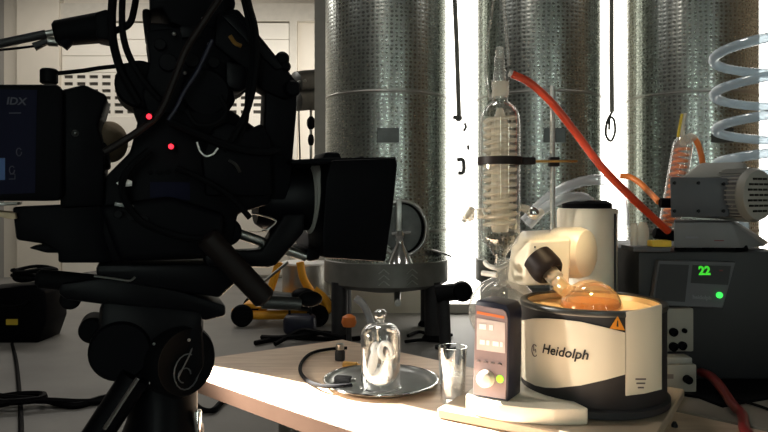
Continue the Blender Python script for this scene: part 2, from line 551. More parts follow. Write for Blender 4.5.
def tank(xc, label, manway):
    t = thing('steel_tank', (xc, TY, 0), label, 'tank', None)
    body = B().lathe([(TR, .66), (TR, 4.45)], (xc, TY, 0), n=96).build('tank_body', 'tank_steel', t)
    uv_cyl(body, xc)
    for z in (.98, 2.20, 3.3):
        B().open_lathe([(TR, z - .012), (TR + .004, z - .006), (TR + .004, z + .006), (TR, z + .012)], (xc, TY, 0), n=72).build('weld_seam', 'steel_brushed', t)
    sk = B().lathe([(TR * .35, .40), (TR * .9, .46), (TR + .012, .50), (TR + .012, .70), (TR + .002, .705), (TR * .95, .68)], (xc, TY, 0), n=72).build('base_ring', 'ring_steel', t)
    for k in (-1, 1):
        x = xc + k * .12 + .10
        for j in range(3):
            c = B()
            for s in (-1, 1):
                a0 = math.asin((x - xc) / TR); a1 = math.asin((x - xc + s * .045) / TR)
                rr = TR + .014
                c.tube([(xc + rr * math.sin(a0), TY - rr * math.cos(a0), .66 - j * .05), (xc + rr * math.sin(a1), TY - rr * math.cos(a1), .62 - j * .05)], .005, n=6, sub=1)
            c.build('chevron', 'steel', sk)
    for a in (-128, -52, 52, 128):
        s, c = math.sin(math.radians(a)), -math.cos(math.radians(a))
        top = Vector((xc + s * TR * .93, TY + c * TR * .93, .52))
        lg = B().tube([top, (top.x, top.y, .05)], .075, n=14, sub=1).build('leg', 'charcoal', t)
        B().lathe([(.06, 0), (.10, .0), (.10, .02), (.075, .05)], (top.x, top.y, 0), n=16).build('foot', 'black_rubber', lg)
    # outlet valve under the tank
    vb = B().tube([(xc + .1, TY - .3, .44), (xc + .1, TY - .4, .36), (xc + .1, TY - .52, .36)], .03, n=10).build('outlet_pipe', 'steel', t)
    # rectangular name plate
    a = math.radians(.5)
    B().box((xc + .015, TY - TR - .003, 1.815), (.19, .012, .125), bev=.003, seg=1).build('name_plate', 'steel_dark', t)
    if manway:
        c = P(402, 228, TY - TR)
        c.z = P(402, 228, 5.75).z
        y0 = TY - TR - .06
        def oval(rx, rz, yy, n=40): return [(c.x + rx * math.cos(2 * PI * k / n), yy, c.z + rz * math.sin(2 * PI * k / n)) for k in range(n)]
        rim = B().tube(oval(.205, .235, y0) + oval(.205, .235, y0)[:1], .017, n=10, sub=1).build('manway_rim', 'steel', t)
        neck = B()
        n = 40
        A, Bq = oval(.205, .235, y0), oval(.205, .235, y0 + .09)
        neck.add(A + Bq, [(k, (k + 1) % n, n + (k + 1) % n, n + k) for k in range(n)]).build('manway_neck', 'steel_dark', t)
        d = B().prism(oval(.165, .205, y0 + .03), (0, .03, 0)).build('manway_door', 'steel_dark', t)
        B().prism(oval(.204, .234, y0 + .066), (0, .004, 0)).build('manway_gasket', 'black_rubber', t)
        B().box((c.x - .03, y0 - .02, c.z + .07), (.05, .03, .36), bev=.008).build('clamp_bar', 'steel', t)
        hw = B().lathe([(.115, 0), (.105, .015), (.035, .16), (.03, .2), (.045, .23), (.03, .27), (.0, .28)], (c.x - .02, y0 - .07, c.z - .285), n=24).build('clamp_screw', 'chrome', t)
        B().tube([(c.x - .09, y0 - .07, c.z - .04), (c.x + .07, y0 - .07, c.z - .03)], .018, n=8, sub=1).build('cross_handle', 'chrome', hw)
    # side sampling cock with a thin lever
    p = Vector((xc + TR * math.sin(.86), TY - TR * math.cos(.86), .78))
    cock = B().tube([p, p + Vector((.02, -.07, .0)), p + Vector((.03, -.10, .01))], .022, n=10).build('sample_cock', 'steel_dark', t)
    B().tube([p + Vector((-.08, -.1, .05)), p + Vector((.03, -.1, .02)), p + Vector((.14, -.1, -.02))], .009, n=8).build('cock_lever', 'steel', cock)
    return t
tank(.02, 'dimpled stainless steel tank with oval manway door, beside the grey steel post', True)
tank(1.455, 'dimpled stainless steel tank standing behind the glass condenser, between two bright windows', False)
tank(2.90, 'dimpled stainless steel tank standing behind the grey vacuum pump', False)

# black butterfly valve beside the first tank
vt = thing('butterfly_valve', P(456, 300, 5.62) * 1.0, 'black valve with round hand knob on pipe beside the manway tank', 'valve')
vt.location.z = 0; ORG[vt.name] = vt.location.copy()
c = P(462, 291, 5.62)
B().cyl(c + Vector((0, .05, 0)), c + Vector((0, -.08, 0)), .085, n=24, bev=.02).build('hand_knob', 'black_plastic', vt)
B().cyl(c + Vector((-.22, .02, -.03)), c + Vector((.02, .02, 0)), .075, n=16).build('valve_body', 'black_metal', vt)
q = P(443, 292, 5.64)
B().tube([(q.x, q.y, q.z), (q.x + .01, q.y, .3), (q.x + .02, q.y, .02)], .05, n=14).build('stand_pipe', 'charcoal', vt)
B().lathe([(.09, 0), (.09, .02), (.05, .03)], (q.x + .02, q.y, 0), n=18).build('pipe_foot', 'black_metal', vt)

# cords hanging in front of the windows
def cord(pts, d, label, hook):
    t = thing('hanging_cord', P(pts[-1][0], pts[-1][1], d), label, 'cord')
    B().tube([P(x, y, d) for x, y in pts], .026, n=8, sub=4).build('cable', 'cord_grey', t)
    hook(t, d)
    return t
def hook1(t, d):
    B().tube([P(453, 117, d), P(458, 118, d), P(462, 118, d)], .022, n=8, sub=2).build('clip', 'charcoal', t)
    B().ball(P(458.5, 118, d), .04, 12, 8).build('clip_knob', 'charcoal', t)
def hook2(t, d):
    B().tube([P(612, 112, d), P(607, 122, d), P(606, 135, d), P(611, 141, d), P(615, 132, d), P(614, 120, d), P(610, 118, d), P(609, 130, d)], .014, n=6, sub=5).build('loop', 'charcoal', t)
top1 = [(452, -95), (454, -20), (456.5, 40), (458, 85), (459, 117)]
cord(top1, YT - .12, 'straight dark cord with a clip hanging before the bright window', hook1)
cord([(611, -95), (611.5, 0), (611.5, 60), (612, 112)], YT - .12, 'dark cord ending in a loose wire loop hanging before the bright window', hook2)

# ================================================================== HALL END
# film lamp on a stand by the white wall
d = 8.3
base = P(311, 300, d); base.z = 0
ls = thing('film_lamp', base, 'silver film lamp on a thin stand near the white shutter', 'lamp')
hd = P(308, 83, d)
ax = Vector((.72, .55, .15)).normalized()
B().lathe([(.09, -.2), (.15, -.17), (.16, -.05), (.16, .12), (.17, .13), (.17, .17), (.145, .17), (.14, .12)], hd, ax, n=24).build('lamp_head', 'steel_dark', ls)  # dark steel stands in for shade on the silver head
B().tube([hd + Vector((-.12, -.06, -.25)), hd + Vector((-.13, -.18, -.05)), hd + Vector((0, -.2, .0))], .018, n=8).build('yoke', 'steel', ls)
hd2 = P(304, 100, d - .1)
B().lathe([(.10, -.12), (.13, -.1), (.13, .1), (.14, .12), (.11, .12)], hd2, ax, n=20).build('ballast_box', 'steel_dark', ls)
B().cyl((base.x, d, .5), (base.x, d, hd.z - .2), .018).build('upper_pole', 'steel', ls)
B().cyl((base.x, d, .08), (base.x, d, 1.6), .026).build('lower_pole', 'black_metal', ls)
B().ball((base.x, d, P(0, 123, d).z), .055, 12, 8, (1, 1, 1.6)).build('clamp_knob', 'black_plastic', ls)
B().ball((base.x, d, P(0, 140, d).z), .04, 12, 8, (1, 1, 2)).build('clamp_knob', 'black_plastic', ls)
for a in (90, 210, 330):
    B().cyl((base.x, d, .5), (base.x + .34 * math.cos(math.radians(a)), d + .34 * math.sin(math.radians(a)), .015), .012).build('leg', 'black_metal', ls)
B().tube([hd + Vector((-.1, -.1, -.3)), P(299, 125, d - .1), P(300, 170, d - .1), P(298, 215, d - .1), P(304, 260, d - .1)], .011, n=6).build('power_cable', 'charcoal', ls)

lamp('film_lamp_beam', 'SPOT', hd + ax * .30, (-1.0, YB, 2.7), 170, (1, .97, .92), .06, angle=95, blend=.8)

# yellow trolley with a steel pump drum
d = 6.6
b0 = P(290, 320, d); b0.z = 0
tr = thing('pump_trolley', b0, 'yellow framed trolley carrying a steel pump drum behind the film camera', 'trolley')
def tp(x, y, dd=0): return P(x, y, d + dd)
B().tube([tp(232, 313), tp(260, 315), tp(324, 312), tp(325, 300), tp(314, 290)], .045, n=10, sub=3).build('base_frame', 'yellow_paint', tr)
B().prism([tp(311, 291), tp(320, 291), tp(327, 303), tp(325, 315), tp(308, 316), tp(317, 305)], (0, .12, 0), bev=.01).build('side_plate', 'yellow_paint', tr)
B().tube([tp(300, 262, .1), tp(304, 280, .1), tp(316, 298, .1)], .04, n=10).build('frame_bar', 'yellow_paint', tr)
B().tube([tp(279, 262, .1), tp(272, 285, .1), tp(262, 312, .1)], .04, n=10).build('frame_bar', 'yellow_paint', tr)
B().lathe([(0, 0), (.23, 0), (.24, .02), (.24, .33), (.235, .345), (0, .345)], (tp(300, 0).x, d + .42, .226), n=32).build('pump_drum', 'steel_brushed', tr)
B().lathe([(.235, 0), (.252, .003), (.252, .022), (.23, .030), (0, .032)], (tp(300, 0).x, d + .42, .571), n=32).build('drum_lid', 'print_white', tr)  # white stands in for window light on the steel drum's top
dr = B().cyl(tp(266, 299, -.1), tp(312, 303, -.1), .085, n=20, bev=.02).build('motor', 'steel_dark', tr)
B().ball(tp(303, 296, -.12), .1, 14, 10, (1.2, 1, .8)).build('motor_cover', 'black_plastic', tr)
B().tube([tp(246, 296, -.1), tp(266, 280, -.1), tp(288, 262, -.1)], .014, n=8, sub=1).build('push_rod', 'steel', tr)
for x in (243, 318):
    p = tp(x, 0); B().cyl((p.x, d - .07, .11), (p.x, d - .01, .11), .11, n=24, bev=.015).build('wheel', 'black_rubber', tr)
    p = tp(x, 0); B().cyl((p.x, d + .5, .11), (p.x, d + .56, .11), .11, n=24, bev=.015).build('wheel', 'black_rubber', tr)
B().box((b0.x - .09, d + .25, .2), (.74, .55, .05), bev=.01).build('deck', 'yellow_paint', tr)

# dark toolbag under the trolley end, on the floor
p = P(300, 335, 6.24)
tb = thing('tool_bag', (p.x, p.y, 0), 'low dark navy bag on the floor in front of the yellow trolley', 'bag')
B().box((p.x, p.y, .09), (.3, .2, .18), bev=.05, seg=3).build('bag_body', 'navy', tb)
B().tube([(p.x - .1, p.y, .17), (p.x - .08, p.y, .24), (p.x + .08, p.y, .24), (p.x + .1, p.y, .17)], .012, n=8).build('handle', 'black_rubber', tb)

# black case by the left wall with coiled cable on it
d = 5.85
p = P(18, 345, d); p.z = 0
cs = thing('equipment_case', (p.x, d + .2, 0), 'black equipment case standing on the concrete floor left of the tripod', 'case')
B().prism([P(-25, 345, d), P(38, 344, d), P(46, 322, d), P(45, 292, d), P(36, 285, d), P(-25, 290, d)], (0, .4, 0), bev=.02).build('case_body', 'black_plastic', cs)
B().tube([P(-10, 300, d - .02), P(2, 306, d - .05), P(20, 306, d - .05), P(30, 300, d - .02)], .015, n=8).build('handle', 'black_rubber', cs)
B().box(P(12, 322, d - .004), (.10, .01, .05)).build('case_label', 'yellow_tag', cs)
for o in list(bpy.data.objects):
    pass
ln = B()
for k in range(5):
    r = .17 + .02 * math.sin(k * 2.1); cz = P(0, 280.5 - k * 2.2, d).z
    ln.tube([(p.x + .04 + r * math.cos(a * PI / 6 + k), d + .2 + r * .8 * math.sin(a * PI / 6 + k), cz + .012 * math.sin(a * 1.3 + k)) for a in range(13)], .017, n=6, sub=2)
tag(ln.build('cable_coil', 'black_rubber'), 'coil of black cable lying on top of the equipment case', 'cable')
fl = lambda x, y, r: Vector((P(x, y, CZ * F / (y - HZ)).x, CZ * F / (y - HZ), r))
tag(B().tube([P(12, 344, d - .03), fl(16, 362, .015), fl(19, 390, .015), fl(21, 425, .015), fl(20, 470, .015)], .015, n=6).build('power_cable', 'black_rubber'), 'black cable running down across the floor from the equipment case', 'cable')
cc = B()
cc.tube([fl(-10, 403, .05), fl(15, 408, .06), fl(45, 405, .03), fl(75, 409, .02), fl(105, 401, .02), fl(140, 398, .02)], .022, n=6)
cc.tube([fl(-10, 415, .05), fl(20, 411, .06), fl(50, 409, .05), fl(80, 407, .03), fl(110, 404, .02), fl(150, 402, .02)], .022, n=6)
cc.tube([fl(0, 405, .05), fl(20, 404, .06), fl(42, 404, .06), fl(40, 409, .06), fl(12, 412, .06), fl(-5, 410, .05), fl(0, 405, .05)], .022, n=6)
tag(cc.build('cable_bundle', 'black_rubber'), 'bundle of black cables snaking across the floor behind the tripod leg', 'cable')
tag(B().tube([fl(190, 402, .02), fl(200, 412, .02), fl(212, 414, .02), fl(220, 407, .02), fl(226, 402, .02), fl(240, 400, .02)], .018, n=6).build('floor_cable', 'black_rubber'), 'short black cable on the floor beneath the wooden table edge', 'cable')
cc = B()
cc.tube([fl(255, 346, .025), fl(285, 340, .025), fl(310, 341, .025), fl(345, 342, .025), fl(360, 341, .025)], .022, n=6)
cc.tube([fl(262, 340, .025), fl(280, 344, .055), fl(300, 343, .06), fl(325, 339.5, .06), fl(350, 341, .03)], .022, n=6)
cc.tube([fl(275, 347, .025), fl(300, 341, .09), fl(315, 342, .09), fl(330, 343, .07), fl(352, 344, .025)], .022, n=6)
tag(cc.build('cable_tangle', 'black_rubber'), 'tangle of black cables on the floor between trolley and tank', 'cable')
cc = B().tube([fl(408, 338, .02), fl(420, 334, .02), fl(436, 339, .02), fl(452, 337, .02)], .016, n=6)
cc.tube([fl(405, 344, .02), fl(425, 342, .02), fl(450, 345, .02)], .016, n=6)
tag(cc.build('thin_cable', 'black_rubber'), 'thin black cables on the floor under the manway tank', 'cable')

# ================================================================== TABLES
TZ = .86
tc0 = Vector((-.58, 1.73, TZ)); da = Vector((.73, -.684, 0)).normalized(); db = Vector((.786, .618, 0)).normalized()
db = Vector((.82, .54, 0)).normalized()
WB = .545
tab = thing('wooden_table', tc0 - Vector((0, 0, TZ)) + da * .5 + db * .25, 'light wooden table with thick edge carrying the silver tray', 'table')
top = [tc0, tc0 + da * 1.25, tc0 + da * 1.25 + db * WB, tc0 + db * WB]
B().prism([p + Vector((0, 0, -.001)) for p in top], (0, 0, -.036), bev=.003, seg=1).build('tabletop', 'wood_top', tab, smooth=0)
e = B()
for a, b_ in ((0, 1), (3, 0)):
    u = (top[b_] - top[a]).normalized(); nrm = Vector((u.y, -u.x, 0))
    nrm = nrm if (top[a] + nrm * .1 - (top[0] + top[2]) / 2).length > (top[a] - (top[0] + top[2]) / 2).length else -nrm
    e.prism([top[a] + Vector((0, 0, -.002)), top[b_] + Vector((0, 0, -.002)), top[b_] + Vector((0, 0, -.036)), top[a] + Vector((0, 0, -.036))], nrm * .004)
e.build('edge_band', 'wood_edge', tab, smooth=0)
for p in (tc0 + da * .25 + db * .2, tc0 + da * 1.17 + db * .08, tc0 + da * 1.17 + db * (WB - .08), tc0 + da * .08 + db * (WB - .08)):
    B().box((p.x, p.y, (TZ - .037) / 2), (.05, .05, TZ - .037), R=RZ(-43), bev=.004).build('leg', 'steel_brushed', tab)
o2 = tc0 + db * (WB + .006)
bt = thing('grey_bench', o2 - Vector((0, 0, TZ)) + da * 1.3 + db * .4, 'grey laminate bench carrying the chiller and pump', 'table')
bp_ = [o2 + da * .62, o2 + da * 2.1, o2 + da * 2.1 + db * .95, o2 + da * .62 + db * .95]
B().prism(bp_, (0, 0, -.036), bev=.003, seg=1).build('benchtop', 'bench_grey', bt, smooth=0)
for s, t_ in ((.7, .08), (2.02, .08), (2.02, .87), (.7, .87)):
    p = o2 + da * s + db * t_
    B().box((p.x, p.y, (TZ - .036) / 2), (.05, .05, TZ - .036), R=RZ(-43), bev=.004).build('leg', 'steel_brushed', bt)

# board under the evaporator
BL = Vector((.104, 1.311, TZ)); dc = Vector((.848, -.53, 0)); dn = Vector((.53, .848, 0))
bd = B().prism([BL, BL + dc * .395, BL + dc * .395 + dn * .40, BL + dn * .40], (0, 0, .02), bev=.003, seg=1).build('base_board', 'board_beige', smooth=0)
tag(bd, 'beige base board lying under the rotary evaporator', 'board')
ZB = TZ + .02
mt = B().prism([Vector(p) for p in ((.70, 1.375, TZ), (1.06, 1.53, TZ), (1.0, 2.0, TZ), (.60, 1.93, TZ), (.565, 1.51, TZ), (.68, 1.437, TZ))], (0, 0, .006)).build('rubber_mat', 'black_rubber', smooth=0)
tag(mt, 'thin black rubber mat under the chiller', 'mat')
ZM = TZ + .006

# ================================================================== TABLE-TOP THINGS
# silver tray
d = .44 * F / (384 - HZ)
tcn = Vector((P(381, 0, d).x, d, TZ))
ty = thing('silver_tray', tcn, 'round silver tray under the glass bell jar', 'tray')
B().lathe([(0, .001), (.108, .001), (.115, .004), (.131, .010), (.133, .0125), (.130, .0135), (.113, .0075), (.106, .004), (0, .004)], tcn, n=64).build('tray_plate', 'steel', ty)
B().tube([tcn + Vector((.132 * math.cos(a * PI / 24), .132 * math.sin(a * PI / 24), .0125)) for a in range(49)], .0025, n=6, sub=1).build('tray_rim', 'chrome', ty)

# bell jar with a white blossom
jd = .435 * F / (388 - HZ)
jc = Vector((P(380.5, 0, jd).x, jd, TZ + .0045))
bj = thing('bell_jar', jc, 'clear glass bell jar with round knob standing on the silver tray', 'bell jar')
R_ = .0445
prof = [(R_ + .003, 0), (R_ + .003, .004), (R_, .006), (R_, .118)]
for k in range(1, 9):
    a = k * PI / 2 / 8.6
    prof.append((.010 + (R_ - .010) * math.cos(a), .118 + .030 * math.sin(a)))
inner = [(max(r - .003, .004), z - .0008) for r, z in prof[::-1]]
B().open_lathe(prof + inner, jc, n=40).build('dome', 'glass_jar', bj)
B().lathe([(.008, .146), (.007, .152), (.011, .156), (.0145, .164), (.0135, .173), (.007, .178), (0, .179)], jc, n=24).build('knob', 'glass_jar', bj)
def blossom(c, h, label, s=1.0):
    t = thing('white_blossom', c, label, 'flower')
    B().tube([c, c + Vector((.004, .002, h * .4)), c + Vector((0, 0, h * .72))], .0022, n=6).build('stem', 'petal', t)
    for k, (dx, dz, sx, sz, rot) in enumerate([(-.017, .48, .011, .034, 12), (.012, .30, .013, .020, -25), (-.004, .22, .019, .017, 0), (.017, .40, .009, .026, -14), (-.012, .74, .010, .014, 30), (.002, .10, .022, .010, 0)]):
        Rm = Matrix.Rotation(math.radians(rot), 3, 'Y') @ Matrix.Rotation(k * 1.1, 3, 'Z')
        B().ball(c + Vector((dx * s, (-.008 + .007 * (k % 3)) * s, h * dz)), 1.0, 16, 10, (sx * s, sx * .75 * s, sz * s), R=Matrix.Rotation(math.radians(rot), 3, 'Y'), wob=.0).build('petal', 'petal', t)
    if s == 1.0:
        pc = c + Vector((.012, -.016, h * .70))
        B().tube([pc + Vector((.013 * math.cos(a * PI / 6), -.004 * math.sin(a * PI / 3), .017 * math.sin(a * PI / 6))) for a in range(13)], .0065, n=10, sub=2).build('petal', 'petal', t)
    return t
blossom(jc + Vector((0, 0, .0005)), .125, 'white blossom enclosed under the glass bell jar')

# tumbler
td = .44 * F / (402 - HZ)
tg = Vector((P(452.5, 0, td).x, td, TZ))
tum = thing('glass_tumbler', tg, 'small clear glass tumbler beside the evaporator control panel', 'glass')
po = [(0, 0), (.024, 0), (.026, .003), (.0305, .118)]
pi_ = [(.0285, .118), (.0245, .012), (0, .011)]
B().open_lathe(po + pi_, tg, n=36).build('glass_wall', 'glass_jar', tum)
B().lathe([(0, .0125), (.0243, .0125), (.0262, .060), (0, .060)], tg, n=28).build('water', 'clear_tube', tum)
blossom(tg + Vector((0, 0, .014)), .085, 'white petals standing in the glass tumbler', .72)

# bottle with brass cap fittings, cable loop
bdp = .44 * F / (360 - HZ)
bb = Vector((P(340, 0, bdp).x, bdp, TZ))
bo = thing('small_vial', bb, 'small dark vial with silver cap near the back edge of table', 'vial')
B().lathe([(0, 0), (.013, 0), (.0135, .004), (.0135, .022), (.010, .028), (0, .028)], bb, n=18).build('vial_body', 'charcoal', bo)
B().lathe([(.0105, .028), (.011, .03), (.011, .042), (.009, .044), (0, .044)], bb, n=18).build('cap', 'steel', bo)
bfp = .44 * F / (369 - HZ)
bq = Vector((P(351, 0, bfp).x, bfp, TZ))
bf = thing('brass_fitting', bq, 'small brass hose fitting lying beside the dark vial', 'fitting')
B().cyl(bq + Vector((-.02, .01, .009)), bq + Vector((.016, -.002, .009)), .009, n=12, bev=.002).build('nut', 'brass', bf)
B().cyl(bq + Vector((.016, -.002, .009)), bq + Vector((.03, -.006, .009)), .005, n=10).build('barb', 'brass', bf)
def tt(x, y, r=.005):
    dd = (CZ - TZ - r) * F / (y - HZ); return Vector((P(x, y, dd).x, dd, TZ + r))
lp = B().tube([tt(347, 348), tt(330, 349), tt(312, 353), tt(302, 362), tt(300.5, 372), tt(308, 381), tt(322, 386, .012), tt(340, 386, .018), tt(352, 385, .018)], .0045, n=8)
tag(lp.build('black_cable', 'black_rubber'), 'black cable looping on the wooden table onto the tray', 'cable')
cl = thing('cable_plug', tt(345, 384, .0), 'dark plug at the cable end on the tray left of bell jar', 'plug')
q = tt(343, 379, .012)
cl.location = q - Vector((0, 0, .008)); ORG[cl.name] = cl.location.copy()
B().box(q + Vector((0, 0, .0)), (.04, .022, .014), R=RZ(-15), bev=.004).build('plug_body', 'charcoal', cl)
B().cyl(q + Vector((.018, -.005, 0)), q + Vector((.03, -.008, 0)), .004, n=10).build('plug_tip', 'steel', cl)
# orange glow knob on the tank leg
p = P(349, 321, 5.55)
kn = thing('hand_valve', (p.x, p.y, 0), 'orange rounded hand valve on a stub pipe under the manway tank', 'valve')
B().lathe([(0, -.05), (.05, -.045), (.065, -.01), (.055, .035), (.02, .055), (0, .056)], p, n=20).build('valve_grip', 'orange_hose', kn)
B().cyl((p.x, p.y, .0), (p.x, p.y, p.z - .04), .022, n=12).build('stub_pipe', 'charcoal', kn)
# pale hoses under the tank
h = B().tube([P(355, 298, 5.4), P(362, 303, 5.4), P(368, 314, 5.4), P(373, 330, 5.4), fl(378, 352, .03)], .03, n=10)
tag(h.build('pale_hose', 'clear_tube'), 'pale hose hanging below the manway tank to the floor', 'hose')

# ================================================================== ROTARY EVAPORATOR
BA = Vector((.4316, 1.38, 0)); BR = .145; ZR = 1.081
rv = thing('rotary_evaporator', (BA.x, BA.y, ZB), 'white rotary evaporator with heating bath, amber flask and glass condenser', 'evaporator')
# bath
bath = B().lathe([(0, ZB), (BR - .003, ZB), (BR - .001, ZB + .003), (BR - .001, ZR - .004), (BR - .006, ZR), (BR - .012, ZR), (BR - .014, ZR - .06), (0, ZR - .062)], BA, n=72).build('heating_bath', 'charcoal', rv)
B().lathe([(BR + .0005, ZR - .009), (BR + .002, ZR - .005), (BR + .001, ZR + .001), (BR - .007, ZR + .003), (BR - .014, ZR + .001), (BR - .014, ZR - .010)], BA, n=72, close=True).build('bath_rim', 'steel_dark', bath)
B().open_lathe([(BR - .0145, ZR - .002), (BR - .0155, ZR - .058)], BA, n=64).build('bath_lining', 'bath_inner', bath)
B().open_lathe([(.001, ZR - .013), (.06, ZR - .013), (BR - .0165, ZR - .013)], BA, n=48).build('bath_liquid', 'water_brown', bath)
B().lathe([(BR + .001, ZB + .002), (BR + .006, ZB + .004), (BR + .006, ZB + .016), (BR + .001, ZB + .02)], BA, n=72, close=True).build('bath_skirt', 'charcoal', bath)

def bsurf(phi, z, r): return Vector((BA.x + r * math.sin(phi), BA.y - r * math.cos(phi), z))
def phi_at(x, r):
    lo, hi = -1.9, 1.45
    # monotone part of the visible side
    best, bd_ = 0, 1e9
    for i in range(1400):
        ph_ = -1.75 + 3.2 * i / 1400
        p = bsurf(ph_, 0, r); nrm = Vector((math.sin(ph_), -math.cos(ph_)))
        if nrm.dot(Vector((-p.x, -p.y))) < 0: continue
        e_ = abs(CX + F * p.x / p.y - x)
        if e_ < bd_: best, bd_ = ph_, e_
    return best
def zat(phi, y, r):
    p = bsurf(phi, 0, r); return CZ - (y - HZ) * p.y / F
def interp(c, x):
    for (x0, y0), (x1, y1) in zip(c, c[1:]):
        if x <= x1: 
            t = max(0, (x - x0) / (x1 - x0)); return y0 + (y1 - y0) * t
    return c[-1][1]
def bath_panel(name, topc, botc, x0, x1, r, m, parent, nx=36, nz=6, wrap=0.0):
    pa, pb = phi_at(x0, r), phi_at(x1, r)
    vs, fs = [], []
    for i in range(nx + 1):
        ph_ = pa + (pb - pa) * i / nx
        p = bsurf(ph_, 0, r); x = CX + F * p.x / p.y
        za, zb = zat(ph_, interp(topc, x), r), zat(ph_, interp(botc, x), r)
        if i == 0 and wrap: pass
        for k in range(nz + 1):
            vs.append(bsurf(ph_, zb + (za - zb) * k / nz, r))
    m1 = nz + 1
    nv = len(vs)
    vs += [bsurf(math.atan2(v.x - BA.x, -(v.y - BA.y)), v.z, r - .004) for v in vs]
    for i in range(nx):
        for k in range(nz):
            fs.append((i * m1 + k, (i + 1) * m1 + k, (i + 1) * m1 + k + 1, i * m1 + k + 1))
    for i in range(nx):
        for k in (0, nz):
            fs.append((i * m1 + k, (i + 1) * m1 + k, nv + (i + 1) * m1 + k, nv + i * m1 + k))
    for k in range(nz):
        for i in (0, nx):
            fs.append((i * m1 + k, i * m1 + k + 1, nv + i * m1 + k + 1, nv + i * m1 + k))
    bm = bmesh.new(); bv = [bm.verts.new(v) for v in vs]
    for f in fs: bm.faces.new([bv[i] for i in f])
    bmesh.ops.recalc_face_normals(bm, faces=bm.faces[:])
    return B().bm(bm).build(name, m, parent)
rs = BR + .002
shell = bath_panel('white_shell', [(521, 320.5), (533, 318.5), (545.5, 318.5), (563, 319.8), (580.7, 322), (609, 328.5), (626, 333)],
                   [(521, 376), (524.4, 380), (535, 385.5), (545, 387.6), (556, 388), (580.7, 385.5), (605, 380), (626, 374.3)], 521.5, 625.4, rs, 'white_warm', bath)
side = bath_panel('white_side_panel', [(625, 312.5), (640, 310), (655, 306.5), (663, 304)], [(625, 396), (645, 393.5), (663, 389)], 626.2, 661.8, rs, 'white_warm', bath)
# maker's name
def bath_text(body, size, x, y, rot, m, name, par, **k):
    vs, fs = text_verts(body, size, **k)
    r = rs + .0012
    ph0 = phi_at(x, r); z0 = zat(ph0, y, r)
    cr, sr = math.cos(rot), math.sin(rot)
    out = []
    for v in vs:
        a, b_ = v.x * cr - v.y * sr, v.x * sr + v.y * cr
        out.append(bsurf(ph0 + a / r, z0 + b_, r))
    B().add(out, fs).build(name, m, par, smooth=0)
bath_text('Heidolph', .0255, 563, 352.6, 0.0, 'print_black', 'lettering', shell, shear=.25, bold=.0006)
# round emblem left of the name
r = rs + .0012; ph0 = phi_at(534.5, r); z0 = zat(ph0, 350.5, r)
eb = B()
eb.tube([bsurf(ph0 + .0085 * math.cos(a) / r, z0 + .0115 * math.sin(a), r) for a in [.9 + i * .26 for i in range(19)]], .0009, n=5, sub=1)
eb.tube([bsurf(ph0 + (-.003) / r, z0 + .012, r), bsurf(ph0 - .003 / r, z0 - .001, r), bsurf(ph0 + .003 / r, z0 + .003, r), bsurf(ph0 + .004 / r, z0 - .003, r)], .0009, n=5, sub=2)
eb.build('emblem', 'print_grey', shell)
bath_text('Do not touch', .007, 642, 383, 0.0, 'print_grey', 'small_print', side) if False else None
for i, (y, wd) in enumerate([(379, .024), (383.2, .020), (387.5, .014)]):
    ph_ = phi_at(641, rs + .001)
    vs = []
    for k in range(7):
        for j in (0, 1):
            a = ph_ + (k / 6 - .5) * wd / rs
            vs.append(bsurf(a, zat(a, y + (j - .5) * 1.6, rs), rs + .0008))
    B().add(vs, [(2 * k, 2 * k + 2, 2 * k + 3, 2 * k + 1) for k in range(6)]).build('small_print', 'print_grey', side)
# warning triangle
r = BR + .0006
def bp2(x, y, r=r):
    a = phi_at(x, r); return bsurf(a, zat(a, y, r), r)
tri = B().prism([bp2(609.5, 328.6), bp2(624.5, 330.2), bp2(617.5, 316.2)], Vector((.0004, -.0012, 0))).build('warning_triangle', 'orange_sign', bath, smooth=0)
B().prism([bp2(616.2, 326.4) + Vector((0, -.0015, 0)), bp2(618.2, 326.6) + Vector((0, -.0015, 0)), bp2(617.8, 320.4) + Vector((0, -.0015, 0)), bp2(616.9, 320.4) + Vector((0, -.0015, 0))], (0, -.0004, 0)).build('warning_mark', 'print_black', tri, smooth=0)
# white base foot, curved front
ft = [(.160, 1.300), (.164, 1.278), (.185, 1.258), (.215, 1.238), (.2576, 1.222), (.31, 1.211), (.370, 1.214), (.374, 1.219), (.360, 1.26), (.30, 1.43), (.22, 1.43), (.17, 1.33)]
foot = B().prism([Vector((x, y, ZB)) for x, y in ft], (0, 0, .030), bev=.003).build('base_foot', 'white_plastic', rv)
# control panel
RC = RZ(math.degrees(math.atan2(-.53, .848)))
fl0, fr0 = Vector((.172, 1.290, 0)), Vector((.2334, 1.2516, 0))
ex = (fr0 - fl0).normalized(); en = Vector((ex.y, -ex.x, 0))   # en points to the front
Z0, Z1 = ZB + .031, 1.094
lean = Vector((0, 0, 0)) - en * .012
def cp(u, v, o=0.0):   # u across 0..1, v up 0..1 on the front face
    return fl0 + (fr0 - fl0) * u + Vector((0, 0, Z0 + (Z1 - Z0) * v)) + lean * v + en * o
W = (fr0 - fl0).length
outl = []
for u, v in [(0, 0), (1, 0), (1, .86), (.97, .93), (.88, .98), (.5, 1.0), (.10, 1.01), (.02, .99), (0, .96)]:
    outl.append(cp(u, v))
pod = B().prism(outl, -en * .066, bev=.003).build('control_pod', 'navy', rv)
B().prism([cp(u, v, .0005) for u, v in [(.02, .02), (.95, .02), (.95, .84), (.90, .91), (.80, .935), (.03, .955)]], en * .002, bev=.0008, seg=1).build('bezel', 'bezel_brown', pod)
scr = B().prism([cp(u, v, .0025) for u, v in [(.10, .49), (.90, .49), (.88, .80), (.08, .82)]], en * .001).build('screen', 'screen_grey', pod, smooth=0)
B().prism([cp(u, v, .0025) for u, v in [(.08, .865), (.86, .84), (.86, .868), (.08, .893)]], en * .0008).build('orange_strip', 'orange_line', pod, smooth=0)
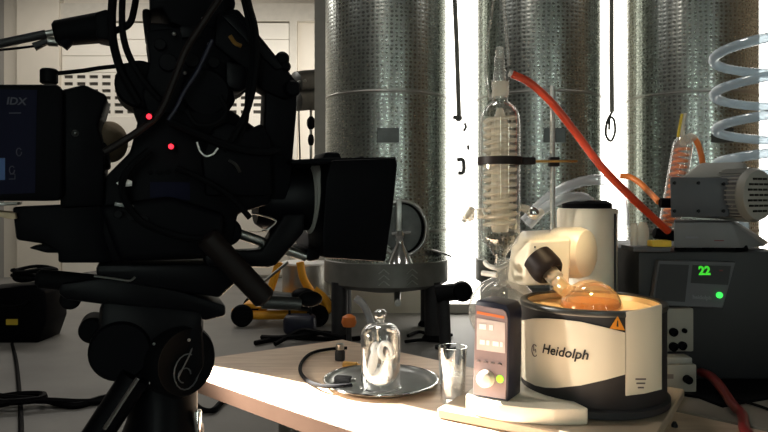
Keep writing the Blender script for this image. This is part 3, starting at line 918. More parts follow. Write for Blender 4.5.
for u, v, wd, hh in [(.26, .735, .014, .010), (.50, .735, .008, .010), (.26, .575, .010, .009), (.42, .575, .006, .009), (.64, .575, .012, .009), (.80, .575, .005, .009)]:
    B().box(cp(u, v, .0038), (wd, .001, hh), R=RC).build('readout', 'print_white', scr, smooth=0)
for i in range(4):
    B().box(cp(.17 + .2 * i, .375, .0032), (.007, .007, .002), R=RC).build('key', 'print_grey', pod, smooth=0)
kb = B().lathe([(.0165, 0), (.0165, .004), (.0145, .015), (.012, .017), (0, .017)], cp(.40, .205, .002), en, n=28).build('dial_knob', 'white_plastic', pod)
B().lathe([(.0075, 0), (.0072, .002), (0, .0025)], cp(.78, .22, .002), en, n=20).build('start_button', 'led_lime', pod)
# lift column
col_x, col_y = (P(587, 0, 1.66).x), 1.66
B().lathe([(.073, TZ + .001), (.073, 1.262), (.069, 1.267), (0, 1.267)], (col_x, col_y, 0), n=40).build('lift_column', 'white_warm', rv)
B().lathe([(.060, 1.267), (.060, 1.279), (.045, 1.287), (0, 1.288)], (col_x + .0, col_y, 0), n=32).build('column_cap', 'black_plastic', rv)
B().box((col_x + .05, col_y - .058, 1.12), (.0025, .008, .27)).build('column_seam', 'charcoal', rv)
# drive head
hl = [P(530, 241, 1.45), P(571, 239, 1.45), P(569, 284, 1.45), P(522, 286, 1.45), P(511, 246, 1.51), P(507, 281, 1.51), P(520, 231, 1.57), P(568, 228, 1.57), P(522, 281, 1.56), P(566, 282, 1.56)]
hd_ = B().hull(hl, bev=.006, seg=3).build('drive_head', 'white_warm', rv, smooth=50)
axd = Vector((.72, -.69, 0)).normalized()
dc_ = P(572, 252.5, 1.515)
B().lathe([(0, -.045), (.048, -.045), (.056, -.038), (.058, .02), (.052, .036), (.036, .043), (0, .044)], dc_, axd, n=40).build('drive_drum', 'white_warm', rv)
B().tube([dc_ + Vector((.0, .02, -.03)), Vector((col_x - .02, col_y - .05, dc_.z - .02))], .032, n=16, sub=1).build('pivot_arm', 'white_warm', rv)
B().ball(P(535, 247, 1.449), .0022, 8, 6).build('screw', 'screw_dark', hd_)
s0, s1 = P(546, 268, 1.445), P(563, 287, 1.408)
ad = (s1 - s0).normalized()
B().lathe([(.036, -.03), (.036, .004), (.033, .014), (.027, .020), (.022, .018), (.018, .012)], s0, ad, n=32).build('drive_collar', 'brown_dark', rv)
B().lathe([(.016, .008), (.018, .012), (.018, .036), (.0145, .040), (.0145, .06), (.016, .07)], s0, ad, n=28).build('vapour_tube', 'glass_milk', rv)
# evaporating flask with amber contents
fc = P(591, 311, 1.385)
rf = .0645
neck_dir = (s0 + ad * .07 - fc).normalized()
pr = []
for k in range(20):
    a = PI * k / 19 * .93
    pr.append((rf * math.sin(a), -rf * math.cos(a)))
pr += [(.0155, rf * 1.06), (.0155, rf * 1.38)]
fk = B().open_lathe(pr, fc, neck_dir, n=36).build('evaporating_flask', 'flask_glass', rv)
am = bmesh.new()
bmesh.ops.create_uvsphere(am, u_segments=36, v_segments=20, radius=rf * .96)
bmesh.ops.translate(am, verts=am.verts, vec=fc)
bmesh.ops.bisect_plane(am, geom=am.verts[:] + am.edges[:] + am.faces[:], plane_co=fc + Vector((0, 0, .022)), plane_no=(0, 0, 1), clear_outer=True)
bmesh.ops.holes_fill(am, edges=am.edges[:])
B().bm(am).build('amber_contents', 'amber_liquid', fk)
# condenser
cx_, cy_ = P(500, 0, 1.50).x, 1.50
def cz_(y): return CZ - (y - HZ) * 1.5 / F
cprof = [(.013, cz_(274)), (.0125, cz_(256)), (.022, cz_(250)), (.040, cz_(241)), (.0445, cz_(234)), (.0448, cz_(124)), (.042, cz_(114)), (.033, cz_(107)), (.018, cz_(102)), (.0165, cz_(99)), (.0195, cz_(82)), (.0205, cz_(80))]
con = B().open_lathe(cprof, (cx_, cy_, 0), n=44).build('condenser', 'glass', rv)
coil = []
zt, zb_ = cz_(118), cz_(228)
N = 15
for i in range(N * 12 + 1):
    a = 2 * PI * i / 12
    coil.append((cx_ + .034 * math.cos(a), cy_ + .034 * math.sin(a), zb_ + (zt - zb_) * i / (N * 12)))
B().tube(coil, .0052, n=7, sub=1).build('cooling_coil', 'glass_milk', con)
B().lathe([(.018, cz_(232)), (.020, cz_(226)), (.020, cz_(126)), (.012, cz_(116)), (.006, cz_(108))], (cx_, cy_, 0), n=24).build('inner_tube', 'glass_milk', con)
B().open_lathe([(.0185, cz_(97)), (.0195, cz_(82))], (cx_ + .001, cy_, 0), n=24).build('ground_joint', 'glass_milk', con)
ad2 = B().open_lathe([(.0135, cz_(98)), (.0135, cz_(72)), (.0115, cz_(68)), (.0115, cz_(58)), (.009, cz_(55)), (.010, cz_(50))], (cx_ - .001, cy_, 0), n=24).build('top_adapter', 'glass_soft', con)
B().lathe([(.0085, cz_(57)), (.0085, cz_(48)), (.006, cz_(47))], (cx_ - .001, cy_, 0), n=18).build('adapter_cap', 'frosted', ad2)
B().tube([P(509, 73, 1.5), P(514, 75, 1.5)], .008, n=10, sub=1).build('hose_barb', 'frosted', ad2)
# big thin glass loop rising above the adapter
B().tube([P(491, 100, 1.5), P(486, 80, 1.5), P(487, 45, 1.5), P(492, 10, 1.5), P(497, -25, 1.5), P(503, -25, 1.5), P(504, 5, 1.5), P(507, 40, 1.5), P(509, 66, 1.5)], .0034, n=8).build('thin_tube', 'glass_soft', con)
# receiving flask under the condenser
rc = Vector((P(503, 0, 1.50).x, 1.50, 1.3 - (311 - 195) * 1.5 / F))
pr = [(.078 * math.sin(PI * k / 19 * .9), -.078 * math.cos(PI * k / 19 * .9)) for k in range(20)] + [(.015, .092), (.0145, .115), (.017, .118)]
B().open_lathe(pr, rc, n=36).build('receiving_flask', 'glass_soft', rv)
jk = B().tube([P(485, 262, 1.48), P(489, 266, 1.46), P(498, 268, 1.455), P(507, 264, 1.47)], .0055, n=8).build('joint_clip', 'frosted', rv)
B().tube([P(482, 273, 1.47), P(497, 275, 1.45)], .006, n=8, sub=1).build('clip_jaw', 'frosted', jk)
sk_ = B().cyl(P(468, 216, 1.5), P(482, 213, 1.5), .012, n=14).build('stopcock', 'glass_milk', con)
B().ball(P(468, 214, 1.48), .015, 14, 10, (1, .7, 1.2)).build('stopcock_key', 'glass_milk', sk_)
B().cyl(P(463, 222, 1.48), P(473, 207, 1.48), .006, n=10).build('stopcock_handle', 'frosted', sk_)
# clamp band and rod
zc = cz_(161)
cb = B().lathe([(.0455, zc - .009), (.050, zc - .009), (.050, zc + .009), (.0455, zc + .009)], (cx_, cy_, 0), n=40, close=True).build('clamp_band', 'brown_dark', rv)
B().box((cx_ + .064, cy_, zc), (.03, .022, .017), bev=.003).build('clamp_jaw', 'brown_dark', cb)
B().cyl((cx_ + .07, cy_ + .01, zc), (P(577, 0, 1.53).x, cy_ + .03, zc + .001), .003, n=10).build('clamp_arm', 'brass', cb)
rx, ry = P(552.5, 0, 1.55).x, 1.55
B().cyl((rx, ry, ZB + .0005), (rx, ry, CZ - (86 - HZ) * 1.55 / F), .0062, n=14, bev=.001).build('support_rod', 'steel_brushed', rv)
B().box((rx, ry - .012, zc), (.022, .024, .022), bev=.003).build('boss_head', 'brown_dark', rv)
# small clear parts right of the condenser
B().tube([P(520, 207, 1.5), P(528, 210, 1.5), P(534, 216, 1.5), P(541, 212, 1.52)], .009, n=10).build('side_arm', 'glass_milk', con)
B().ball(P(533, 213, 1.49), .014, 14, 10).build('side_bulb', 'chrome', con)
# milky hoses arching behind the column
B().tube([P(524, 222, 1.62), P(540, 205, 1.62), P(560, 190, 1.62), P(585, 181, 1.62), P(606, 181, 1.63), P(618, 191, 1.64), P(623, 210, 1.64), P(624, 226, 1.64)], .0125, n=12).build('water_hose', 'clear_tube', rv)
B().tube([P(528, 226, 1.60), P(545, 208, 1.60), P(565, 198, 1.60), P(582, 197, 1.62), P(592, 203, 1.64)], .0115, n=12).build('water_hose', 'clear_tube', rv)

# ================================================================== RED HOSE
rh = B().tube([P(512, 74, 1.5), P(530, 83, 1.5), P(552, 103, 1.49), P(575, 132, 1.48), P(600, 165, 1.48), P(625, 191, 1.50), P(648, 213, 1.53), P(668, 231, 1.57)], .0088, n=12)
tag(rh.build('red_hose', 'red_hose'), 'thick red vacuum hose sloping from condenser top to the pump', 'hose')

# ================================================================== CHILLER AND PUMP
CD = 1.55
ch = thing('chiller', (P(715, 0, CD).x, CD + .2, ZM), 'black recirculating chiller with tilted grey control panel and green digits', 'chiller')
zt = P(0, 252, CD).z
x0, x1 = P(641, 0, CD).x, P(790, 0, CD).x
B().box(((x0 + x1) / 2, CD + .215, (ZM + zt) / 2), (x1 - x0, .40, zt - ZM), bev=.006).build('cabinet', 'chiller_black', ch)
def kp(x, y, o=0.0):
    # panel plane leaning back
    dd = CD - .018 + (310 - y) * .0002 - o
    return P(x, y, dd)
pan = B().prism([kp(652, 305), kp(723, 308.5), kp(736, 262), kp(658, 260)], (0, .02, 0), bev=.002, seg=1).build('control_panel', 'panel_grey', ch)
B().prism([kp(655, 300, .002), kp(685, 302, .002), kp(689, 265, .002), kp(660, 264, .002)], (0, .002, 0)).build('grille_plate', 'charcoal', pan, smooth=0)
B().prism([kp(691, 283, .002), kp(728, 285, .002), kp(731, 266, .002), kp(693, 265, .002)], (0, .002, 0)).build('display', 'chiller_black', pan, smooth=0)
flat_text('22', .027, kp(704.5, 271, .004), (1, 0, 0), (.0, .1, 1), bold=.0012).build('digits', 'digit_green', pan, smooth=0)
flat_text('heidolph', .0125, kp(702, 297.5, .004), (1, 0, -.06), (0, .1, 1), bold=.0003).build('lettering', 'label_grey', pan, smooth=0)
B().lathe([(.0072, 0), (.0072, .004), (.005, .006), (0, .0065)], kp(719, 295, .002), (0, -1, 0), n=18).build('power_switch', 'led_green', pan)
B().box(kp(721, 270.5, .003), (.008, .002, .003)).build('red_mark', 'dark_red_hose', pan, smooth=0)
# port block on the cabinet front
pb_ = B().box(P(677.5, 329, CD - .012), (.066, .022, .100), bev=.004).build('port_block', 'box_white', ch)
for x, y, r in ((673, 332, .010), (684, 330.5, .0055), (673, 346.5, .0105), (682, 345.5, .010)):
    B().lathe([(r, 0), (r, .006), (r * .7, .008), (r * .6, .003), (0, .003)], P(x, y, CD - .024), (0, -1, 0), n=18).build('port', 'black_plastic', pb_)
flat_text('VAC', .009, P(679, 315, CD - .0245), (1, 0, 0), (0, 0, 1)).build('port_print', 'print_grey', pb_, smooth=0) if False else None
# little grey shelf strip left on top with yellow tag
sh = B().box((P(652, 0, CD).x, CD + .04, zt + .006), (.088, .08, .012), bev=.002).build('top_tray', 'pump_dark', ch)
ygt = B().box((P(661, 0, CD).x, CD + .01, zt + .012 + .0075), (.046, .03, .015), bev=.002).build('yellow_block', 'yellow_tag')
tag(ygt, 'small yellow block beside the pump on the chiller', 'block')
gv = thing('glass_valve', (P(650, 0, CD).x, CD + .05, zt + .012), 'clear glass valve standing on the chiller beside the yellow block', 'valve')
B().cyl((P(642, 0, CD).x, CD + .05, zt + .012), (P(642, 0, CD).x, CD + .05, zt + .065), .008, n=14).build('valve_tube', 'glass_milk', gv)
B().lathe([(.010, 0), (.014, .01), (.014, .04), (.008, .055), (0, .056)], (P(651, 0, CD).x, CD + .05, zt + .012), n=18).build('valve_bulb', 'glass_milk', gv)
B().cyl((P(642, 0, CD).x, CD + .05, zt + .04), (P(651, 0, CD).x, CD + .05, zt + .035), .005, n=10).build('valve_bridge', 'glass_milk', gv)
# white relay box on bench
rb = thing('relay_box', (.655, 1.50, TZ), 'white connector box with black knob on bench behind the bath', 'box')
rb.location.z = TZ
B().box((.648, 1.492, TZ + .034), (.085, .05, .064), bev=.004).build('box_body', 'box_white', rb)
B().lathe([(.0095, 0), (.009, .012), (0, .013)], (.668, 1.467, TZ + .034), (0, -1, 0), n=16).build('box_knob', 'black_plastic', rb)
B().box((.628, 1.4665, TZ + .04), (.02, .002, .01)).build('box_label', 'print_grey', rb)
B().box((.648, 1.492, TZ + .073), (.07, .04, .014), bev=.003).build('box_lid', 'pump_light', rb)
# dark red hose dropping to the bench
dk = B().tube([P(701, 372, 1.50), P(710, 376, 1.46), P(720, 386, 1.40), P(733, 405, 1.33), P(742, 414, 1.29), Vector((.660, 1.215, TZ + .0105)), Vector((.648, 1.15, TZ + .0105))], .0098, n=12)
tag(dk.build('dark_red_hose', 'dark_red_hose'), 'dark red hose curving over the bench edge beside the chiller', 'hose')
dk = B().tube([P(705, 390, 1.50), P(730, 398, 1.42), Vector((.78, 1.36, TZ + .004)), Vector((.79, 1.25, TZ + .004)), Vector((.80, 1.15, TZ + .004))], .0032, n=8)
tag(dk.build('thin_wire', 'black_rubber'), 'thin black wire on the bench next to the dark red hose', 'wire')
tag(B().lathe([(0, 0), (.006, 0), (.006, .004), (.003, .010), (0, .010)], (P(675, 0, 1.26).x, 1.262, TZ), n=12).build('small_bolt', 'screw_dark'), 'tiny dark bolt on the grey bench beside the bath', 'bolt')

# vacuum pump
PD = 1.57
pu = thing('vacuum_pump', (P(712, 0, PD).x, PD + .08, zt), 'grey vacuum pump with ribbed motor standing on the chiller', 'pump')
def pp(x, y, o=0): return P(x, y, PD + o)
def pq(x, y, o=0):
    v = P(x, y, PD + o); v.z = P(x, y, PD).z; return v
for x in (680, 708, 742):
    for o in (.02, .15):
        p = pp(x, 0, o); B().lathe([(.012, zt + .0005), (.014, zt + .003), (.011, zt + .013), (0, zt + .013)], (p.x, p.y, 0), n=14).build('rubber_foot', 'black_rubber', pu)
B().hull([pq(674, 222), pq(733, 222), pq(741, 248), pq(674, 248), pq(674, 222, .17), pq(733, 222, .17), pq(770, 248, .17), pq(674, 248, .17), pq(741, 226, .1), pq(765, 248, .05)], bev=.004).build('pump_base', 'pump_grey', pu)
hdp = B().hull([pp(670, 177), pp(728, 178), pp(730, 183), pp(729, 217), pp(671, 217), pp(670, 177, .12), pp(728, 177, .12), pp(729, 217, .12), pp(671, 217, .12)], bev=.004).build('pump_head', 'pump_dark', pu)
for x, y in ((674, 183), (698, 183), (723, 184), (674, 211), (698, 211), (723, 211)):
    B().lathe([(.0042, 0), (.0042, .003), (.002, .003), (.002, .001), (0, .001)], pp(x, y, -.001), (0, -1, 0), n=12).build('screw', 'screw_dark', hdp)
B().box(pp(692, 237.5, -.001), (.03, .002, .004)).build('maker_strip', 'label_grey', pu, smooth=0)
B().box(pp(719, 240.5, -.001), (.022, .002, .0022)).build('red_stripe', 'dark_red_hose', pu, smooth=0)
B().hull([pp(681, 178, .03), pp(728, 177, .03), pp(700, 163, .10), pp(742, 162, .10), pp(745, 175, .05), pp(684, 178, .2), pp(750, 178, .2), pp(705, 163, .17), pp(746, 163, .17)], bev=.006).build('top_cover', 'pump_light', pu)
ma = Vector((.45, -.89, 0)).normalized()
mc = pp(741, 195, .03)
B().lathe([(.045, -.14), (.058, -.13), (.060, .0), (.060, .028)], mc, ma, n=40).build('motor_body', 'pump_grey', pu)
fin = B()
up = Vector((0, 0, 1)); sd = ma.cross(up)
for k in range(36):
    a = 2 * PI * k / 36
    rr = up * math.cos(a) + sd * math.sin(a)
    fin.tube([mc + rr * .062 - ma * .035, mc + rr * .063 + ma * .030], .0022, n=4, sub=1)
fin.build('motor_ribs', 'pump_light', pu, smooth=0)
capm = B().lathe([(.063, .028), (.064, .034), (.058, .046), (.045, .050), (0, .051)], mc, ma, n=40).build('fan_cover', 'pump_light', pu)
for r in range(-3, 4):
    for cidx in range(-2, 3):
        q = mc + ma * .0505 + up * (r * .0125) + sd * (cidx * .0175 + (.004 if r % 2 else 0))
        if (q - mc - ma * .0505).length > .047: continue
        Rm = Matrix((sd, ma, up)).transposed()
        B().box(q, (.0135, .003, .005), R=Rm).build('vent_slot', 'screw_dark', capm, smooth=0)
B().cyl(pp(660, 203, .03), pp(671, 203, .03), .012, n=16, bev=.002).build('inlet_port', 'black_plastic', pu)
B().cyl(pp(654, 233, .03), pp(675, 236, .03), .013, n=16, bev=.002).build('outlet_port', 'black_plastic', pu)
B().cyl(pp(731, 204, -.005), pp(742, 204, .0), .007, n=12).build('cable_gland', 'pump_light', pu)

# tilted small condenser behind the pump with orange hoses
sd_ = 1.80
c0, c1 = P(668, 232, sd_), P(684, 138, sd_)
zz0 = zt
sc_o = thing('reflux_condenser', (c0.x - .01, sd_, zt - .0), 'tilted glass condenser with amber coil behind the vacuum pump', 'condenser')
axs = (c1 - c0).normalized(); Lc = (c1 - c0).length
B().open_lathe([(.010, -.02), (.012, .0), (.026, .015), (.026, Lc - .02), (.020, Lc - .004), (.010, Lc + .006)], c0, axs, n=28).build('glass_jacket', 'glass_soft', sc_o)
hel = []
o1 = axs.orthogonal().normalized(); o2_ = axs.cross(o1)
for i in range(13 * 10 + 1):
    a = 2 * PI * i / 10
    hel.append(c0 + axs * (.02 + (Lc - .045) * i / 130) + o1 * (.0175 * math.cos(a)) + o2_ * (.0175 * math.sin(a)))
B().tube(hel, .0042, n=6, sub=1).build('inner_coil', 'orange_hose', sc_o)
B().tube([c1 - axs * .02, P(682, 126, sd_), P(684, 113, sd_)], .0075, n=10).build('top_tube', 'glass_milk', sc_o)
B().tube([P(678, 137, sd_ - .02), P(680, 125, sd_ - .02), P(682, 114, sd_ - .02)], .004, n=8).build('yellow_tube', 'yellow_tag', sc_o)
B().tube([P(686, 142, sd_), P(690, 136, sd_), P(695, 139, sd_)], .009, n=10).build('glass_elbow', 'glass_milk', sc_o)
B().tube([c0, c0 + Vector((-.004, 0, -.02)), (c0.x - .006, sd_, zt + .001)], .010, n=10).build('drain_tube', 'glass_milk', sc_o)
oh = B().tube([P(694, 138, sd_), P(698, 144, sd_), P(701, 154, sd_), P(703, 166, sd_ - .01)], .0075, n=10)
tag(oh.build('orange_hose', 'orange_hose'), 'short orange hose from the small condenser down behind the pump', 'hose')
oh = B().tube([P(620, 176, 1.72), P(630, 177, 1.71), P(640, 183, 1.69), P(650, 193, 1.66), P(659, 202, 1.61)], .0075, n=10)
tag(oh.build('orange_hose', 'orange_hose'), 'orange hose arching beside the red hose into the pump inlet', 'hose')

# clear coiled hose hanging on the right
hd3 = 1.95
cxh = P(775, 0, hd3).x
hel = []
turns = 4.6
ztop, zbot = P(0, 29, hd3).z, P(0, 29 + 36 * turns, hd3).z
for i in range(int(turns * 24) + 1):
    a = PI * .35 - 2 * PI * i / 24
    rr = .160 - .004 * math.cos(i * .2)
    hel.append((cxh + rr * math.cos(a), hd3 + rr * math.sin(a) * .95, ztop + (zbot - ztop) * i / (turns * 24)))
hel = [Vector(hel[0]) + Vector((.03, .05, .30)), Vector(hel[0]) + Vector((.02, .02, .1))] + hel + [Vector((hel[-1][0], hel[-1][1], zt + .06)), Vector((hel[-1][0], hel[-1][1], zt + .004))]
ch_ = B().tube(hel, .0142, n=10, sub=2)
tag(ch_.build('coiled_hose', 'coil_tube'), 'clear bluish coiled hose spiralling above the pump motor', 'hose')

# ================================================================== FILM CAMERA
AA = math.radians(20)
FO = Vector((-.36, .85, 0)); eu = Vector((math.cos(AA), math.sin(AA), 0)); ev = Vector((math.sin(AA), -math.cos(AA), 0))
def fp(x, y, v=0.0):
    """pixel -> point on the camera's upright plane at lateral offset v (towards the viewer)"""
    k = (x - CX) / F
    dd = (v + FO.dot(ev)) / (k * ev.x + ev.y)
    return P(x, y, dd)
fcam = thing('film_camera', fp(160, 262, 0), 'black film camera rig with matte box, battery and cables on the tripod', 'camera')
def pr_(name, px, v1, v0, m='black_plastic', bev=.004, par=fcam, seg=2):
    return B().prism([fp(x, y, v1) for x, y in px], ev * (v0 - v1), bev=bev, seg=seg).build(name, m, par)
def disc(name, x, y, rpx, v1, v0, m='black_plastic', par=fcam, bev=.003):
    c = fp(x, y, v1); r = rpx * c.y / F
    return B().cyl(c + ev * (v0 - v1), c, r, n=32, bev=bev).build(name, m, par)
body = pr_('camera_body', [(106, 176), (130, 152), (140, 112), (232, 110), (262, 132), (272, 160), (270, 204), (238, 214), (230, 258), (112, 262), (102, 235)], .06, -.075)
pr_('battery_plate', [(60, 90), (84, 84), (107, 95), (98, 126), (104, 150), (104, 206), (60, 208)], .045, -.06)
bat = pr_('battery', [(-28, 84), (58, 84), (63, 90), (63, 196), (56, 201), (-28, 201)], .055, -.055)
lab = pr_('battery_label', [(-26, 89), (37, 90), (35, 193), (-26, 195)], .0562, .0542, 'label_navy', bev=0, par=bat)
def on(x, y, v): return fp(x, y, v)
flat_text('IDX', .0118, on(16, 101.5, .0568), eu, (0, 0, 1), shear=.15, bold=.0003).build('lettering', 'label_dim', lab, smooth=0)
B().prism([on(9, 112.6, .0568), on(21, 112.4, .0568), on(21, 113.4, .0568), on(9, 113.6, .0568)], -ev * .0003).build('label_line', 'label_dim', lab, smooth=0)
B().prism([on(-12, 158, .0568), on(5, 158, .0568), on(5, 180, .0568), on(-12, 180, .0568)], -ev * .0003).build('blue_square', 'label_blue', lab, smooth=0)
ic = B()
for (cxp, cyp) in ((19, 152), (12, 170)):
    ic.tube([on(cxp + 2.6 * math.cos(a * PI / 5), cyp + 4 * math.sin(a * PI / 5), .0568) for a in range(10)], .0006, n=4, sub=1)
ic.tube([on(10, 174, .0568), on(15, 174, .0568), on(15, 179, .0568), on(9, 179, .0568)], .0006, n=4, sub=1)
ic.build('label_icons', 'label_dim', lab)
pr_('release_latch', [(-20, 203), (18, 202), (17, 205), (-20, 207)], .052, .02, 'steel', bev=.001, par=bat)  # strip standing in for a pinkish highlight line under the battery
pr_('rear_lip', [(-10, 211), (15, 213), (16, 219), (8, 219), (-10, 214)], .05, .0, 'cream_pad', bev=.001, par=bat)  # second highlight line, its brightness given by the cream colour
disc('plate_screw', 75, 133, 3.4, .048, .044, 'steel_dark')
pr_('rear_bracket', [(12, 207), (60, 205), (104, 205), (112, 258), (110, 263), (58, 263), (58, 252), (44, 244), (16, 240)], .04, -.04)
pr_('bracket_lever', [(28, 248), (44, 244), (64, 249), (62, 253), (46, 253)], .035, .0)
B().cyl(fp(49, 84, 0), fp(49, 69, 0), .0105, n=16, bev=.002).build('antenna_base', 'black_plastic', fcam)
B().tube([fp(50, 74, 0), fp(80, 71, 0), fp(100, 68, 0), fp(128, 65, 0)], .0028, n=8).build('cable', 'black_rubber', fcam)
# top: handle, viewfinder, recorder modules
disc('viewfinder', 140, 84, 24, .03, -.04)
pr_('viewfinder_barrel', [(128, 96), (150, 92), (158, 118), (138, 122)], .02, -.03)
pr_('top_module', [(146, 30), (208, 24), (232, 42), (230, 78), (236, 100), (225, 118), (150, 118), (142, 96), (150, 60)], .045, -.05)
pr_('recorder', [(150, -30), (232, -30), (236, 6), (222, 28), (190, 30), (170, 22), (162, 8), (150, 10)], .04, -.05)
pr_('handle_grip', [(148, 22), (186, 24), (188, 34), (150, 36)], .02, -.02)
pr_('handle_post', [(142, 8), (150, 8), (152, 40), (146, 40)], .02, -.02)
disc('focus_knob', 206, 92, 24, .06, .03)
disc('wheel_knob', 236, 78, 16, .03, -.03)
pr_('side_lump', [(202, 158), (214, 128), (228, 121), (248, 130), (262, 123), (272, 140), (272, 196), (206, 196)], .072, .02)
pr_('shoulder_pad', [(98, 206), (170, 196), (226, 214), (224, 256), (120, 262)], .075, .03, bev=.008, seg=3)
# folding arm
pr_('monitor_arm', [(217, 12), (238, 8), (256, 30), (298, 82), (300, 92), (286, 100), (262, 90), (244, 68), (214, 44)], .05, .01)
pr_('arm_plate', [(222, 16), (234, 14), (276, 58), (283, 68), (276, 70)], .054, .049, 'black_metal', bev=.001)
pr_('lower_arm', [(266, 86), (298, 88), (297, 112), (291, 184), (286, 200), (262, 200), (265, 112)], .045, .005)
disc('arm_knob', 283, 58, 7, .052, .0)
disc('arm_knob', 286, 66, 5.5, .052, .0)
disc('arm_joint', 293, 88, 8.5, .058, .0)
# rear microphone boom
B().cyl(fp(54, 34, -.02), fp(106, 27, -.02), .0165, .020, n=20, bev=.004).build('mic_grip', 'black_rubber', fcam)
pr_('grip_clamp', [(94, 12), (108, 8), (116, 20), (116, 42), (96, 38)], .0, -.04)
B().cyl(fp(62, 46, -.015), fp(70, 38, -.015), .008, n=12).build('grip_foot', 'black_rubber', fcam)
B().cyl(fp(-25, 49, -.02), fp(46, 34, -.02), .0055, n=12).build('boom_tube', 'charcoal', fcam)
B().cyl(fp(44, 34.5, -.02), fp(54, 32.5, -.02), .0045, n=12).build('boom_ferrule', 'steel', fcam)
B().tube([fp(-25, 52, -.02), fp(10, 49, -.02), fp(36, 46, -.02)], .0016, n=6).build('cable', 'black_rubber', fcam)
B().cyl(fp(34, 47, -.02), fp(48, 41, -.02), .0055, .004, n=12).build('connector', 'charcoal', fcam)
B().cyl(fp(48, 41.5, -.02), fp(58, 42, -.02), .006, n=12).build('connector_sleeve', 'steel', fcam)
# cream pad behind the body
c = fp(110, 142, -.05)
B().ball(c, 1, 20, 14, (.022, .03, .028)).build('eye_cushion', 'cream_pad', fcam)
pr_('eye_bracket', [(90, 140), (106, 142), (110, 168), (92, 172)], .02, -.03)
# red tally lights and small bright bits
for x, y in ((149, 116.5), (171, 146.5)):
    B().ball(fp(x, y, .08 if x > 160 else .09), .0032, 12, 8).build('tally_light', 'led_red', fcam)
B().cyl(fp(171, 146.5, .058), fp(171, 146.5, .072), .005, n=12).build('tally_mount', 'black_plastic', fcam)
B().cyl(fp(149, 116.5, .02), fp(149, 116.5, .087), .005, n=12).build('tally_mount', 'black_plastic', fcam)
pr_('white_tab', [(116, 183), (124, 178), (132, 181), (132, 186), (120, 187)], .077, .07, 'print_white', bev=.0005)
pr_('grey_tab', [(115, 202), (134, 205), (134, 209), (114, 206)], .078, .07, 'steel_dark', bev=.0005)
B().tube([fp(123, 176, .07), fp(126, 171, .07), fp(128, 166, .07)], .0014, n=6).build('silver_pin', 'steel', fcam)
B().tube([fp(197, 142, .078), fp(200, 151, .078), fp(206, 156, .078), (fp(213, 154, .078)), fp(218, 148, .078)], .0013, n=6).build('white_wire', 'print_white', fcam)
for x, y in ((203, 19), (174, 34), (209, 44), (185, 73)):
    B().ball(fp(x, y, .052), .0026, 10, 6).build('rivet', 'steel', fcam)  # steel beads standing in for small bright highlights on the rig
B().tube([fp(230, 36, .052), fp(235, 43, .054), fp(241, 46, .052)], .0030, n=6).build('brass_pin', 'brass', fcam)
B().tube([fp(229, 160, .075), fp(236, 165, .078), fp(240, 172, .075)], .0022, n=6).build('hook', 'steel_dark', fcam)
# buttons, sockets and a small status screen on the body side
for k in range(6):
    disc('button', 150 + k * 9, 172, 2.4, .0635, .059, 'black_rubber', body, .0005)
for k, (x, y) in enumerate(((118, 214), (131, 216), (144, 219))):
    disc('socket', x, y, 4.5, .081, .074, 'black_metal', fcam, .0008)
pr_('status_screen', [(150, 182), (190, 182), (190, 200), (150, 200)], .0615, .059, 'label_navy', bev=.0004, par=body)
for x, y, rr in ((168, 62, 9), (192, 60, 7), (160, 44, 6), (214, 62, 6)):
    disc('dial', x, y, rr, .052, .04, 'black_metal', fcam, .001)
pr_('arm_rosette', [(226, 60), (246, 66), (252, 84), (240, 92), (226, 86)], .058, .02, 'black_metal')
pr_('cold_shoe', [(180, 26), (200, 26), (202, 36), (182, 38)], .05, .0, 'black_metal', .001)
# lens, matte box
axl = eu
lc0, lc1 = fp(255, 198, 0), fp(322, 198, 0)
lens = B().lathe([(.036, 0), (.043, .01), (.043, .04), (.046, .045), (.046, (lc1 - lc0).length)], lc0, lc1 - lc0, n=40).build('lens', 'black_metal', fcam)
rc_ = fp(309, 198, 0)
rg = B().lathe([(.044, -.004), (.0515, .0), (.0515, .014), (.044, .018)], rc_, eu, n=44, close=True).build('lens_ring', 'pump_light', lens)
mb = pr_('matte_box', [(330, 162), (334, 160), (396, 158), (398, 164), (393, 212), (386, 262), (324, 258), (322, 240), (326, 180)], .075, -.09, bev=.003)
B().hull([fp(292, 166, .05), fp(320, 162, .06), fp(292, 236, .05), fp(320, 256, .06), fp(292, 170, -.06), fp(320, 164, -.08), fp(292, 232, -.06), fp(320, 254, -.08)], bev=.004).build('matte_box_back', 'black_plastic', fcam) if False else None
pr_('matte_box_clamp', [(322, 160), (325, 152), (340, 152), (343, 160), (342, 166), (324, 166)], .03, -.03)
pr_('matte_box_stop', [(358, 160), (360, 156), (364, 156), (366, 160)], .03, .0)
pr_('top_flag', [(290, 160), (322, 158), (396, 157), (396, 160), (322, 164), (292, 164)], .07, -.08, bev=.001)
pr_('lens_bracket', [(262, 168), (290, 158), (318, 165), (306, 182), (290, 200), (262, 220)], .02, -.06)
# support rods and bracket
for v in (.04, -.04):
    B().cyl(fp(228, 230, v), fp(306, 257, v), .0065, n=14).build('support_rod', 'steel', fcam)
pr_('rod_bracket', [(203, 252), (262, 250), (284, 214), (305, 213), (304, 233), (276, 266), (268, 268), (206, 266)], .065, .03, 'black_metal')
B().tube([fp(252, 213, .05), fp(264, 216, .055), (fp(276, 221, .055)), fp(268, 229, .055), fp(262, 231, .05)], .0012, n=6).build('safety_wire', 'steel', fcam)
disc('rod_clamp', 228, 232, 14, .055, -.05)
pr_('rod_foot', [(306, 248), (322, 250), (320, 260), (308, 262)], .05, -.05)
